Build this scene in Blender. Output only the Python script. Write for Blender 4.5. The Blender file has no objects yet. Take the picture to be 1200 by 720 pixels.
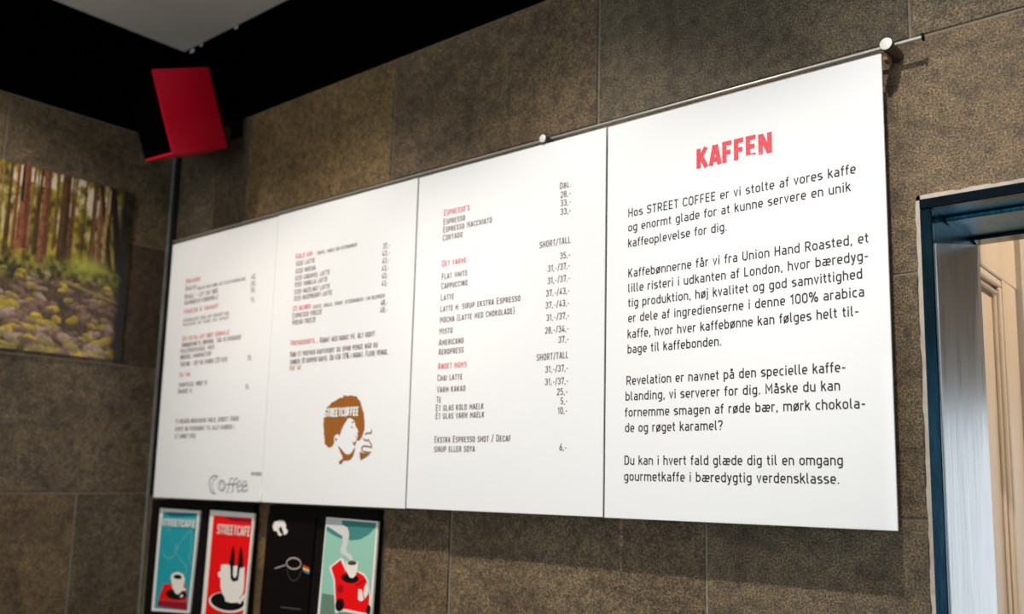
import bpy, bmesh, math, random
import numpy as np
from mathutils import Vector, Matrix
from mathutils.geometry import tessellate_polygon

S = bpy.context.scene
COL = S.collection
Z0 = 2.242                      # height of the menu boards' top edge above the floor
random.seed(4)

# ------------------------------------------------------------------ camera
cam = bpy.data.cameras.new('camera')
camo = bpy.data.objects.new('camera', cam)
COL.objects.link(camo)
RIGHT = Vector((0.78554, 0.61859, 0.0167)).normalized()
FWD = Vector((-0.61411, 0.77597, 0.14401)).normalized()
UP = RIGHT.cross(FWD)
M = Matrix((RIGHT, UP, -FWD)).transposed().to_4x4()
M.translation = Vector((2.43973, -1.37158, Z0 - 0.64198))
camo.matrix_world = M
cam.sensor_fit = 'HORIZONTAL'
cam.sensor_width = 36.0
cam.lens = 1086.887 / 1200 * 36.0
cam.shift_x = -53.816 / 1200
cam.shift_y = 46.303 / 1200
cam.clip_start = 0.02
cam.dof.use_dof = True
cam.dof.focus_distance = 1.45
cam.dof.aperture_fstop = 3.0
S.camera = camo

# ------------------------------------------------------------------ world, lights, exposure
S.view_settings.view_transform = 'Standard'
S.view_settings.look = 'None'
S.view_settings.exposure = 0.0
S.view_settings.gamma = 1.0
w = bpy.data.worlds.new('world')
S.world = w
w.use_nodes = True
w.node_tree.nodes['Background'].inputs[0].default_value = (0.55, 0.75, 1.0, 1)
w.node_tree.nodes['Background'].inputs[1].default_value = 0.02

def aim(o, target):
    o.rotation_euler = (Vector(target) - o.location).to_track_quat('-Z', 'Y').to_euler()

def area_light(name, loc, target, sx, sy, power, color):
    l = bpy.data.lights.new(name, 'AREA')
    l.shape = 'RECTANGLE'; l.size = sx; l.size_y = sy; l.energy = power; l.color = color
    o = bpy.data.objects.new(name, l); COL.objects.link(o); o.location = loc
    aim(o, target)
    return o
# daylight coming in through the shop front behind the camera
area_light('shopfront_daylight', (2.65, -4.40, 1.50), (2.65, 0, 1.50), 4.3, 1.8, 72, (0.74, 0.90, 1.0))
# daylight through the glazed door at the far end of the passage
area_light('passage_daylight', (2.85, 2.74, 1.05), (2.85, 0, 1.05), 1.2, 1.75, 12, (0.80, 0.91, 1.0))
area_light('passage_fill', (3.0, 0.34, 2.75), (2.06, 0.5, 1.7), 0.35, 0.12, 24, (1.0, 0.86, 0.70))  # unseen warm light added to brighten the door leaves

def spot_light(name, loc, target, power, color, size, blend, radius):
    l = bpy.data.lights.new(name, 'SPOT')
    l.energy = power; l.color = color; l.spot_size = math.radians(size); l.spot_blend = blend
    l.shadow_soft_size = radius
    o = bpy.data.objects.new(name, l); COL.objects.link(o); o.location = loc
    aim(o, target)
    return o
SPOTS = [(2.15, 61, (1.0, 0.94, 0.87)), (1.45, 59, (1.0, 0.93, 0.86)), (0.78, 55, (1.0, 0.91, 0.81)), (0.16, 39, (1.0, 0.89, 0.78))]
for sx, sp, scol in SPOTS:
    spot_light('spot_lamp', (sx, -0.73, Z0 + 0.585), (sx, 0, Z0 - 1.02), sp, scol, 79, 1.0, 0.018)
# two downlights further back in the room; the glossy boards mirror them
FAR_LAMPS = [(0.870, -1.938), (0.856, -3.416)]

# ------------------------------------------------------------------ materials
MATS = {}
def mat(name, color=(0.5, 0.5, 0.5), rough=0.5, metal=0.0, coat=0.0, spec=0.5):
    if name in MATS: return MATS[name]
    m = bpy.data.materials.new(name); m.use_nodes = True
    b = m.node_tree.nodes['Principled BSDF']
    b.inputs['Base Color'].default_value = (*color, 1)
    b.inputs['Roughness'].default_value = rough
    b.inputs['Metallic'].default_value = metal
    b.inputs['Specular IOR Level'].default_value = spec
    b.inputs['Coat Weight'].default_value = coat
    b.inputs['Coat Roughness'].default_value = 0.025
    MATS[name] = m
    return m

def nd(m, t, **kw):
    n = m.node_tree.nodes.new(t)
    for k, v in kw.items(): setattr(n, k, v)
    return n
def lk(m, a, b): m.node_tree.links.new(a, b)

def noise(m, vec, scale, detail=4, rough=0.6, dist=0.0):
    n = nd(m, 'ShaderNodeTexNoise')
    n.inputs['Scale'].default_value = scale; n.inputs['Detail'].default_value = detail
    n.inputs['Roughness'].default_value = rough; n.inputs['Distortion'].default_value = dist
    lk(m, vec, n.inputs['Vector'])
    return n.outputs['Fac']
def ramp(m, fac, stops):
    r = nd(m, 'ShaderNodeValToRGB')
    el = r.color_ramp.elements
    while len(el) < len(stops): el.new(0.5)
    for e, (p, c) in zip(el, stops):
        e.position = p; e.color = (*c, 1)
    lk(m, fac, r.inputs[0])
    return r.outputs[0]
def mix(m, fac, a, b, mode='MIX'):
    n = nd(m, 'ShaderNodeMix', data_type='RGBA', blend_type=mode)
    for sock, v in ((n.inputs[0], fac), (n.inputs[6], a), (n.inputs[7], b)):
        if isinstance(v, (int, float)): sock.default_value = v
        elif isinstance(v, tuple): sock.default_value = (*v, 1)
        else: lk(m, v, sock)
    return n.outputs[2]

def stone_material():
    m = mat('flamed_stone', rough=0.6)
    b = m.node_tree.nodes['Principled BSDF']
    geo = nd(m, 'ShaderNodeNewGeometry'); oi = nd(m, 'ShaderNodeObjectInfo')
    pos = geo.outputs['Position']
    # every tile gets its own stretch of stone
    add = nd(m, 'ShaderNodeVectorMath', operation='ADD')
    sc = nd(m, 'ShaderNodeVectorMath', operation='SCALE'); sc.inputs['Scale'].default_value = 7.0
    cx = nd(m, 'ShaderNodeCombineXYZ')
    for i in range(3): lk(m, oi.outputs['Random'], cx.inputs[i])
    lk(m, cx.outputs[0], sc.inputs[0]); lk(m, pos, add.inputs[0]); lk(m, sc.outputs[0], add.inputs[1])
    v = add.outputs[0]
    fine = noise(m, v, 330, 3, 0.75)
    mid = noise(m, v, 45, 5, 0.65)
    big = noise(m, v, 5.5, 4, 0.6, 0.6)
    c1 = ramp(m, big, [(0.30, (0.069, 0.050, 0.031)), (0.52, (0.114, 0.087, 0.056)), (0.74, (0.150, 0.118, 0.075))])
    c2 = ramp(m, mid, [(0.32, (0.52, 0.51, 0.50)), (0.5, (1.0, 1.0, 1.0)), (0.72, (1.4, 1.34, 1.22))])
    c3 = ramp(m, fine, [(0.36, (0.26, 0.26, 0.26)), (0.5, (0.95, 0.95, 0.95)), (0.62, (2.3, 2.1, 1.8))])
    c = mix(m, 1.0, mix(m, 1.0, c1, c2, 'MULTIPLY'), c3, 'MULTIPLY')
    at = nd(m, 'ShaderNodeAttribute', attribute_type='OBJECT', attribute_name='tone')
    c = mix(m, 1.0, c, at.outputs['Color'], 'MULTIPLY')
    lk(m, c, b.inputs['Base Color'])
    hs = nd(m, 'ShaderNodeMath', operation='MULTIPLY_ADD')
    lk(m, fine, hs.inputs[0]); hs.inputs[1].default_value = 0.35; lk(m, mid, hs.inputs[2])
    bp = nd(m, 'ShaderNodeBump'); bp.inputs['Strength'].default_value = 0.9; bp.inputs['Distance'].default_value = 0.004
    lk(m, hs.outputs[0], bp.inputs['Height']); lk(m, bp.outputs[0], b.inputs['Normal'])
    return m
STONE = stone_material()

def noisy(name, c0, c1, scale, rough=0.6, bump=0.0, stretch=(1, 1, 1), metal=0.0, dist=0.002, r0=None):
    m = mat(name, rough=rough, metal=metal)
    b = m.node_tree.nodes['Principled BSDF']
    tc = nd(m, 'ShaderNodeNewGeometry')
    mp = nd(m, 'ShaderNodeMapping'); mp.inputs['Scale'].default_value = stretch
    lk(m, tc.outputs['Position'], mp.inputs[0])
    f = noise(m, mp.outputs[0], scale, 5, 0.65)
    lk(m, ramp(m, f, [(0.3, c0), (0.7, c1)]), b.inputs['Base Color'])
    if r0 is not None:
        lk(m, ramp(m, f, [(0.3, (r0[0],) * 3), (0.7, (r0[1],) * 3)]), b.inputs['Roughness'])
    if bump:
        bp = nd(m, 'ShaderNodeBump'); bp.inputs['Strength'].default_value = bump; bp.inputs['Distance'].default_value = dist
        lk(m, f, bp.inputs['Height']); lk(m, bp.outputs[0], b.inputs['Normal'])
    return m
GROUT = noisy('grout', (0.17, 0.135, 0.10), (0.27, 0.22, 0.165), 60, 0.9, 0.4)
CAULK = noisy('white_caulk', (0.40, 0.34, 0.28), (0.56, 0.48, 0.41), 40, 0.7, 0.3)
BLACK = mat('black_wall_paint', (0.0009, 0.0008, 0.0008), 0.9, spec=0.0)
CEIL = noisy('ceiling_paint', (0.84, 0.78, 0.71), (0.88, 0.82, 0.75), 8, 0.85)
FLOOR = noisy('floor_tiles', (0.42, 0.35, 0.27), (0.54, 0.45, 0.35), 9, 0.5)
PLASTER = mat('dark_plaster', (0.16, 0.13, 0.11), 0.8)
BEIGE = noisy('beige_paint', (0.50, 0.43, 0.34), (0.56, 0.48, 0.38), 6, 0.6)
CREAM = noisy('cream_door_paint', (0.64, 0.50, 0.36), (0.72, 0.58, 0.43), 7, 0.45, 0.15, (1, 1, 0.25))
FRAME = noisy('dark_blue_metal', (0.0015, 0.011, 0.019), (0.0035, 0.024, 0.040), 90, 0.2, 0.2, (1, 1, 0.25), metal=0.85)
STEEL = noisy('brushed_steel', (0.42, 0.43, 0.44), (0.66, 0.68, 0.70), 55, 0.36, 0.25, (4, 4, 0.12), metal=0.9, dist=0.0006, r0=(0.26, 0.46))
CHROME = noisy('satin_metal', (0.62, 0.58, 0.53), (0.70, 0.66, 0.60), 60, 0.32, metal=0.75)
PANEL = mat('glossy_white_panel', (0.80, 0.80, 0.805), 0.5, coat=0.5, spec=0.2)
EDGE = mat('panel_edge', (0.62, 0.62, 0.60), 0.3)
RED_GLOSS = mat('red_lacquer', (0.62, 0.002, 0.022), 0.35, coat=0.1, spec=0.25)
GRILLE = mat('black_grille', (0.0008, 0.0008, 0.0008), 0.9, spec=0.0)
RUBBER = mat('black_rubber', (0.003, 0.003, 0.003), 0.6, spec=0.15)
BACKING = noisy('black_backing', (0.0015, 0.0013, 0.0012), (0.005, 0.004, 0.003), 30, 0.75)
BACKING.node_tree.nodes['Principled BSDF'].inputs['Specular IOR Level'].default_value = 0.15
PRINT = {}
def pm(k, c, r=0.4):
    PRINT[k] = mat('print_' + k, c, r, coat=0.5 if k.startswith('ink') else 0.0, spec=0.15 if 'black' in k else 0.3)
pm('brown', (0.30, 0.105, 0.020)); pm('grey', (0.10, 0.09, 0.09)); pm('white', (0.84, 0.79, 0.72)); pm('teal', (0.015, 0.34, 0.40))
pm('teal_dark', (0.006, 0.12, 0.17)); pm('teal_light', (0.24, 0.56, 0.60)); pm('band', (0.24, 0.46, 0.47)); pm('red', (0.86, 0.004, 0.006))
pm('red_dark', (0.33, 0.006, 0.015)); pm('black', (0.006, 0.005, 0.005)); pm('magenta', (0.24, 0.004, 0.03)); pm('cardblack', (0.0045, 0.003, 0.003))
pm('greyline', (0.42, 0.35, 0.33)); pm('greydim', (0.08, 0.065, 0.06)); pm('dab_red', (0.60, 0.05, 0.02)); pm('dab_yellow', (0.80, 0.60, 0.10))
pm('dab_blue', (0.08, 0.22, 0.50)); pm('mint', (0.30, 0.56, 0.44)); pm('mint_dark', (0.055, 0.23, 0.21)); pm('mint_grey', (0.14, 0.23, 0.17))
pm('steam', (0.66, 0.64, 0.62)); pm('coffee', (0.10, 0.035, 0.012)); pm('title', (0.82, 0.80, 0.76)); pm('pink', (0.80, 0.55, 0.48))
pm('ink_text', (0.035, 0.024, 0.026)); pm('ink_menu', (0.105, 0.042, 0.042)); pm('ink_red', (0.60, 0.055, 0.075)); pm('ink_gold', (0.45, 0.22, 0.02))

def worn_ink():
    m = mat('worn_red_ink', rough=0.4, coat=0.5)
    b = m.node_tree.nodes['Principled BSDF']
    g = nd(m, 'ShaderNodeNewGeometry')
    f = noise(m, g.outputs['Position'], 520, 3, 0.7)
    lk(m, ramp(m, f, [(0.55, (0.66, 0.030, 0.055)), (0.70, (0.78, 0.30, 0.32))]), b.inputs['Base Color'])
    return m
WORN = worn_ink()

# ------------------------------------------------------------------ helpers
def W(x, y, z): return (x, y, z + Z0)

def link(name, me, material=None, parent=None):
    o = bpy.data.objects.new(name, me)
    COL.objects.link(o)
    if material is not None and not me.materials: me.materials.append(material)
    if parent is not None:
        o.parent = parent
        o.matrix_parent_inverse = Matrix.Identity(4)
        # meshes are written in world coordinates; an offset undoes the parent's place
        o.matrix_parent_inverse = parent.matrix_world.inverted() if parent.type != 'EMPTY' else Matrix.Translation(-parent.location)
    return o

def build(name, bm, material, parent=None):
    me = bpy.data.meshes.new(name)
    bm.to_mesh(me); bm.free()
    return link(name, me, material, parent)

def thing(name, label, cat, loc, group=None):
    o = bpy.data.objects.new(name, None); COL.objects.link(o)
    o.empty_display_size = 0.05
    o.location = loc; o['label'] = label; o['category'] = cat
    if group: o['group'] = group
    return o

def structure(o):
    o['kind'] = 'structure'
    return o

def add_box(bm, x0, x1, y0, y1, z0, z1, bevel=0.0, mat4=None, segs=1):
    r = bmesh.ops.create_cube(bm, size=1)
    vs = r['verts']
    bmesh.ops.scale(bm, vec=(abs(x1 - x0), abs(y1 - y0), abs(z1 - z0)), verts=vs)
    bmesh.ops.translate(bm, vec=((x0 + x1) / 2, (y0 + y1) / 2, (z0 + z1) / 2), verts=vs)
    if bevel:
        es = list({e for v in vs for e in v.link_edges})
        rb = bmesh.ops.bevel(bm, geom=es, offset=bevel, segments=segs, affect='EDGES', profile=0.5)
        vs = list({v for f in rb['faces'] for v in f.verts} | {v for v in vs if v.is_valid})
    if mat4 is not None: bmesh.ops.transform(bm, matrix=mat4, verts=vs)
    return vs

def box(name, x0, x1, y0, y1, z0, z1, material, parent=None, bevel=0.0, mat4=None, segs=1):
    bm = bmesh.new(); add_box(bm, x0, x1, y0, y1, z0, z1, bevel, mat4, segs)
    return build(name, bm, material, parent)

def cyl(bm, p0, p1, r, n=20, r2=None, bevel=0.0):
    p0, p1 = Vector(p0), Vector(p1); d = p1 - p0
    rot = d.to_track_quat('Z', 'Y').to_matrix().to_4x4(); rot.translation = (p0 + p1) / 2
    q = bmesh.ops.create_cone(bm, cap_ends=True, segments=n, radius1=r, radius2=r if r2 is None else r2, depth=d.length)
    vs = q['verts']
    if bevel:
        es = [e for e in {e for v in vs for e in v.link_edges} if len(e.link_faces) == 2 and max(len(f.verts) for f in e.link_faces) > 4]
        rb = bmesh.ops.bevel(bm, geom=es, offset=bevel, segments=2, affect='EDGES', profile=0.5)
        vs = list({v for f in rb['faces'] for v in f.verts} | {v for v in vs if v.is_valid})
    bmesh.ops.transform(bm, matrix=rot, verts=vs)

def smooth(o, ang=35):
    me = o.data
    me.polygons.foreach_set('use_smooth', [True] * len(me.polygons))
    me.set_sharp_from_angle(angle=math.radians(ang))
    return o

def tube(name, pts, r, material, parent=None):
    cu = bpy.data.curves.new(name, 'CURVE'); cu.dimensions = '3D'; cu.bevel_depth = r; cu.bevel_resolution = 3; cu.use_fill_caps = True
    sp = cu.splines.new('POLY'); sp.points.add(len(pts) - 1)
    for p, q in zip(sp.points, pts): p.co = (*q, 1)
    o = bpy.data.objects.new('tmp', cu); COL.objects.link(o)
    dg = bpy.context.evaluated_depsgraph_get()
    me = bpy.data.meshes.new_from_object(o.evaluated_get(dg))
    bpy.data.objects.remove(o); bpy.data.curves.remove(cu)
    me.name = name
    return link(name, me, material, parent)

# flat prints: polygons and pen strokes lying in a plane y = const, z measured from the board top
def poly(name, pts, y, material, parent):
    v3 = [Vector((a, 0, b)) for a, b in pts]
    tris = tessellate_polygon([v3])
    me = bpy.data.meshes.new(name)
    me.from_pydata([W(a, y, b) for a, b in pts], [], tris)
    return link(name, me, material, parent)

def ribbon(verts, faces, pts, half, closed=False):
    """mitred flat stroke along pts"""
    n = len(pts)
    base = len(verts)
    P = [Vector(p) for p in pts]
    for i in range(n):
        a = P[i - 1] if (i > 0 or closed) else None
        c = P[(i + 1) % n] if (i < n - 1 or closed) else None
        d1 = (P[i] - a).normalized() if a is not None else None
        d2 = (c - P[i]).normalized() if c is not None else None
        if d1 is None: d1 = d2
        if d2 is None: d2 = d1
        n1 = Vector((-d1.y, d1.x)); n2 = Vector((-d2.y, d2.x))
        m = n1 + n2
        m = m.normalized() if m.length > 1e-6 else n1
        k = half / max(0.45, m.dot(n1))
        verts.append(P[i] + m * k); verts.append(P[i] - m * k)
    for i in range(n if closed else n - 1):
        j = (i + 1) % n
        faces.append((base + 2 * i, base + 2 * i + 1, base + 2 * j + 1, base + 2 * j))

def stroke(name, pts, wd, y, material, parent):
    vs, fs = [], []
    ribbon(vs, fs, pts, wd / 2)
    me = bpy.data.meshes.new(name)
    me.from_pydata([W(v.x, y, v.y) for v in vs], [], fs)
    return link(name, me, material, parent)

# ------------------------------------------------------------------ drawn lettering (an engineer's stroke alphabet)
# units: cap height 1. "x,y[,corner radius]" points; ';' next stroke; leading 'o' closes a stroke
G = {
 'a': (.50, ".09,.655 .42,.655,.15 .42,0;.42,.385 .07,.385,.14 .07,.065,.14 .42,.065"),
 'b': (.51, ".07,1 .07,0;o.07,.065,.17 .44,.065,.18 .44,.655,.18 .07,.655,.17"),
 'c': (.44, ".40,.655 .07,.655,.19 .07,.065,.19 .40,.065"),
 'd': (.51, ".44,1 .44,0;o.07,.065,.18 .44,.065,.17 .44,.655,.17 .07,.655,.18"),
 'e': (.50, ".07,.35 .43,.35 .43,.655,.18 .07,.655,.18 .07,.065,.18 .40,.065"),
 'f': (.31, ".31,.935 .13,.935,.13 .13,0;.0,.655 .29,.655"),
 'g': (.51, "o.07,.065,.18 .44,.065,.17 .44,.655,.17 .07,.655,.18;.44,.72 .44,-.205,.17 .11,-.205"),
 'h': (.51, ".07,1 .07,0;.07,.655 .44,.655,.18 .44,0"),
 'i': (.20, ".10,.72 .10,0;.10,.84 .10,.985"),
 'j': (.20, ".10,.72 .10,-.205,.12 -.03,-.205;.10,.84 .10,.985"),
 'k': (.46, ".07,1 .07,0;.40,.72 .07,.32;.20,.46 .44,.0"),
 'l': (.25, ".08,1 .08,.065,.12 .22,.065"),
 'm': (.82, ".07,.72 .07,0;.07,.655 .41,.655,.17 .41,0;.41,.655 .75,.655,.17 .75,0"),
 'n': (.51, ".07,.72 .07,0;.07,.655 .44,.655,.18 .44,0"),
 'o': (.51, "o.07,.065,.18 .44,.065,.18 .44,.655,.18 .07,.655,.18"),
 'p': (.51, ".07,.72 .07,-.27;o.07,.065,.17 .44,.065,.18 .44,.655,.18 .07,.655,.17"),
 'q': (.51, ".44,.72 .44,-.27;o.07,.065,.18 .44,.065,.17 .44,.655,.17 .07,.655,.18"),
 'r': (.34, ".07,.72 .07,0;.07,.655 .33,.655,.05"),
 's': (.46, ".40,.655 .07,.655,.15 .07,.365,.15 .40,.365,.15 .40,.065,.15 .05,.065"),
 't': (.32, ".13,.93 .13,.065,.13 .29,.065;.0,.655 .29,.655"),
 'u': (.51, ".07,.72 .07,.065,.18 .44,.065,.17;.44,.72 .44,0"),
 'v': (.44, ".04,.72 .22,.04 .40,.72"),
 'w': (.70, ".04,.72 .19,.04 .35,.68 .51,.04 .66,.72"),
 'x': (.44, ".05,.72 .39,0;.39,.72 .05,0"),
 'y': (.44, ".04,.72 .23,.06;.40,.72 .17,-.205,.08 .04,-.205"),
 'z': (.42, ".05,.655 .37,.655 .05,.065 .39,.065"),
 'æ': (.80, ".09,.655 .41,.655,.15 .41,.10;.41,.385 .07,.385,.14 .07,.065,.14 .41,.065,.1;.41,.35 .74,.35 .74,.655,.17 .41,.655,.15 .41,.065,.17 .71,.065"),
 'ø': (.51, "o.07,.065,.18 .44,.065,.18 .44,.655,.18 .07,.655,.18;.04,-.05 .47,.77"),
 'å': (.50, ".09,.655 .42,.655,.15 .42,0;.42,.385 .07,.385,.14 .07,.065,.14 .42,.065;o.17,.84,.06 .31,.84,.06 .31,.98,.06 .17,.98,.06"),
 'A': (.56, ".05,0 .25,1;.51,0 .31,1;.13,.27 .43,.27"),
 'B': (.57, "o.08,.065 .49,.065,.2 .49,.50,.18 .08,.50;.08,.50 .47,.50,.16 .47,.935,.2 .08,.935 .08,.5"),
 'C': (.54, ".49,.78 .49,.935,.2 .08,.935,.2 .08,.065,.2 .49,.065,.2 .49,.22"),
 'D': (.57, "o.08,.065 .49,.065,.24 .49,.935,.24 .08,.935"),
 'E': (.50, ".46,.935 .08,.935 .08,.065 .46,.065;.08,.51 .41,.51"),
 'F': (.48, ".45,.935 .08,.935 .08,0;.08,.49 .40,.49"),
 'G': (.56, ".49,.78 .49,.935,.2 .08,.935,.2 .08,.065,.2 .49,.065,.2 .49,.46 .30,.46"),
 'H': (.59, ".08,1 .08,0;.51,1 .51,0;.08,.50 .51,.50"),
 'I': (.20, ".10,1 .10,0"),
 'J': (.44, ".36,1 .36,.065,.19 .05,.065,.1 .05,.2"),
 'K': (.56, ".08,1 .08,0;.48,1 .12,.40;.22,.56 .50,0"),
 'L': (.47, ".08,1 .08,.065 .45,.065"),
 'M': (.70, ".08,0 .08,.96 .35,.36 .62,.96 .62,0"),
 'N': (.60, ".08,0 .08,1;.52,0 .52,1;.10,.97 .50,.03"),
 'O': (.58, "o.08,.065,.21 .50,.065,.21 .50,.935,.21 .08,.935,.21"),
 'P': (.55, ".08,0 .08,.935 .49,.935,.22 .49,.42,.22 .08,.42"),
 'Q': (.58, "o.08,.065,.21 .50,.065,.21 .50,.935,.21 .08,.935,.21;.34,.24 .54,-.02"),
 'R': (.57, ".08,0 .08,.935 .49,.935,.22 .49,.44,.22 .08,.44;.30,.44 .52,0"),
 'S': (.54, ".48,.80 .48,.935,.18 .08,.935,.19 .08,.51,.19 .48,.51,.19 .48,.065,.19 .06,.065,.18 .06,.19"),
 'T': (.50, ".02,.935 .48,.935;.25,.935 .25,0"),
 'U': (.58, ".08,1 .08,.065,.22 .50,.065,.22 .50,1"),
 'V': (.54, ".04,1 .27,.03 .50,1"),
 'W': (.80, ".04,1 .22,.04 .40,.95 .58,.04 .76,1"),
 'X': (.52, ".05,1 .47,0;.47,1 .05,0"),
 'Y': (.50, ".04,1 .25,.48 .46,1;.25,.5 .25,0"),
 'Z': (.50, ".05,.935 .44,.935 .06,.065 .46,.065"),
 'Æ': (.78, ".04,0 .34,.96;.16,.27 .40,.27;.74,.935 .36,.935 .40,.935 .40,.065 .74,.065;.40,.51 .69,.51"),
 'Ø': (.58, "o.08,.065,.21 .50,.065,.21 .50,.935,.21 .08,.935,.21;.06,-.02 .52,1.02"),
 'Å': (.56, ".04,0 .28,.90 .52,0;.12,.27 .44,.27;o.21,.96,.06 .35,.96,.06 .35,1.10,.06 .21,1.10,.06"),
 'Ü': (.58, ".08,1 .08,.065,.22 .50,.065,.22 .50,1;.18,1.08 .18,1.2;.40,1.08 .40,1.2"),
 '0': (.54, "o.07,.065,.2 .47,.065,.2 .47,.935,.2 .07,.935,.2"),
 '1': (.36, ".03,.74 .24,.95 .24,0"),
 '2': (.52, ".07,.76 .07,.935,.19 .46,.935,.2 .46,.60,.16 .07,.065 .48,.065"),
 '3': (.53, ".07,.80 .07,.935,.17 .45,.935,.19 .45,.52,.18 .18,.52;.18,.52 .47,.52,.19 .47,.065,.2 .06,.065,.18 .06,.21"),
 '4': (.54, ".32,1 .07,.22 .50,.22;.39,.52 .39,0"),
 '5': (.53, ".45,.935 .10,.935 .10,.56 .46,.56,.2 .46,.065,.2 .06,.065,.17 .06,.2"),
 '6': (.53, ".38,1 .08,.42;o.07,.065,.2 .47,.065,.2 .47,.56,.2 .07,.56,.2"),
 '7': (.50, ".06,.78 .06,.935 .46,.935 .20,0"),
 '8': (.53, "o.07,.065,.19 .47,.065,.19 .47,.52,.18 .07,.52,.18;o.09,.52,.17 .45,.52,.17 .45,.935,.18 .09,.935,.18"),
 '9': (.53, ".16,0 .46,.58;o.07,.44,.2 .47,.44,.2 .47,.935,.2 .07,.935,.2"),
 '.': (.19, ".095,0 .095,.135"), ',': (.19, ".11,.135 .06,-.11"), ':': (.19, ".095,0 .095,.135;.095,.5 .095,.635"),
 '-': (.38, ".05,.38 .33,.38"), '/': (.40, ".04,-.08 .36,1.05"), "'": (.16, ".08,1 .08,.74"), '!': (.2, ".1,1 .1,.28;.1,0 .1,.135"),
 '(': (.26, ".22,1.05 .09,.85 .09,.10 .22,-.1"), ')': (.26, ".04,1.05 .17,.85 .17,.10 .04,-.1"),
 '?': (.48, ".06,.80 .06,.935,.17 .42,.935,.19 .42,.62,.14 .23,.42,.08 .23,.26;.23,0 .23,.135"),
 '%': (.84, "o.06,.56,.12 .30,.56,.12 .30,.95,.12 .06,.95,.12;o.54,.05,.12 .78,.05,.12 .78,.44,.12 .54,.44,.12;.62,1 .22,0"),
 '&': (.62, ".56,.0 .14,.66,.1 .14,.935,.12 .40,.935,.12 .40,.62,.12 .07,.40,.12 .07,.065,.16 .42,.065,.16 .52,.36"),
 ' ': (.27, ""),
}
def fillet(raw, closed):
    P = [Vector(q[:2]) for q in raw]; R = [q[2] if len(q) > 2 else 0 for q in raw]
    n = len(P); out = []
    for i in range(n):
        if R[i] <= 0 or (not closed and i in (0, n - 1)):
            out.append(P[i]); continue
        a, b, c = P[i - 1], P[i], P[(i + 1) % n]
        d1, d2 = (a - b), (c - b)
        r = min(R[i], d1.length * 0.5 if (closed or i > 1) else d1.length, d2.length * 0.5 if (closed or i < n - 2) else d2.length)
        s, e = b + d1.normalized() * r, b + d2.normalized() * r
        for k in range(6):
            t = k / 5
            th = t * math.pi / 2
            # quarter-ellipse like corner
            out.append(b + (s - b) * (1 - math.sin(th)) + (e - b) * (1 - math.cos(th)))
    return out
GC = {}
def glyph(ch):
    if ch not in GC:
        wd, s = G.get(ch, G['-'])
        st = []
        for part in (s.split(';') if s else []):
            closed = part.startswith('o')
            raw = [tuple(float(q) for q in t.split(',')) for t in part.lstrip('o').split()]
            st.append((fillet(raw, closed), closed))
        GC[ch] = (wd, st)
    return GC[ch]

def lettering(txt, x0, x1, zb, y, cap, thick, material, parent, name='lettering', small=1.0, track=0.10):
    """txt between x0 and x1 on baseline zb; small < 1 sets lower case as small capitals"""
    items = []; x = 0.0
    for ch in txt:
        k = 1.0
        if small < 1.0 and ch.islower():
            ch = ch.upper(); k = small
        wd, st = glyph(ch)
        items.append((x, k, st)); x += wd * k + track
    total = x - track
    sx = (x1 - x0) / total
    vs, fs = [], []
    lay = []
    for gx, k, st in items:
        for si, (pts, closed) in enumerate(st):
            n0 = len(vs)
            q = [(x0 + (gx + p.x * k) * sx, zb + p.y * k * cap) for p in pts]
            ribbon(vs, fs, q, thick * cap / 2, closed)
            lay += [si * 0.00003] * (len(vs) - n0)      # crossing strokes lie one over the other
    me = bpy.data.meshes.new(name)
    me.from_pydata([W(v.x, y - d, v.y) for v, d in zip(vs, lay)], [], fs)
    return link(name, me, material, parent)

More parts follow.
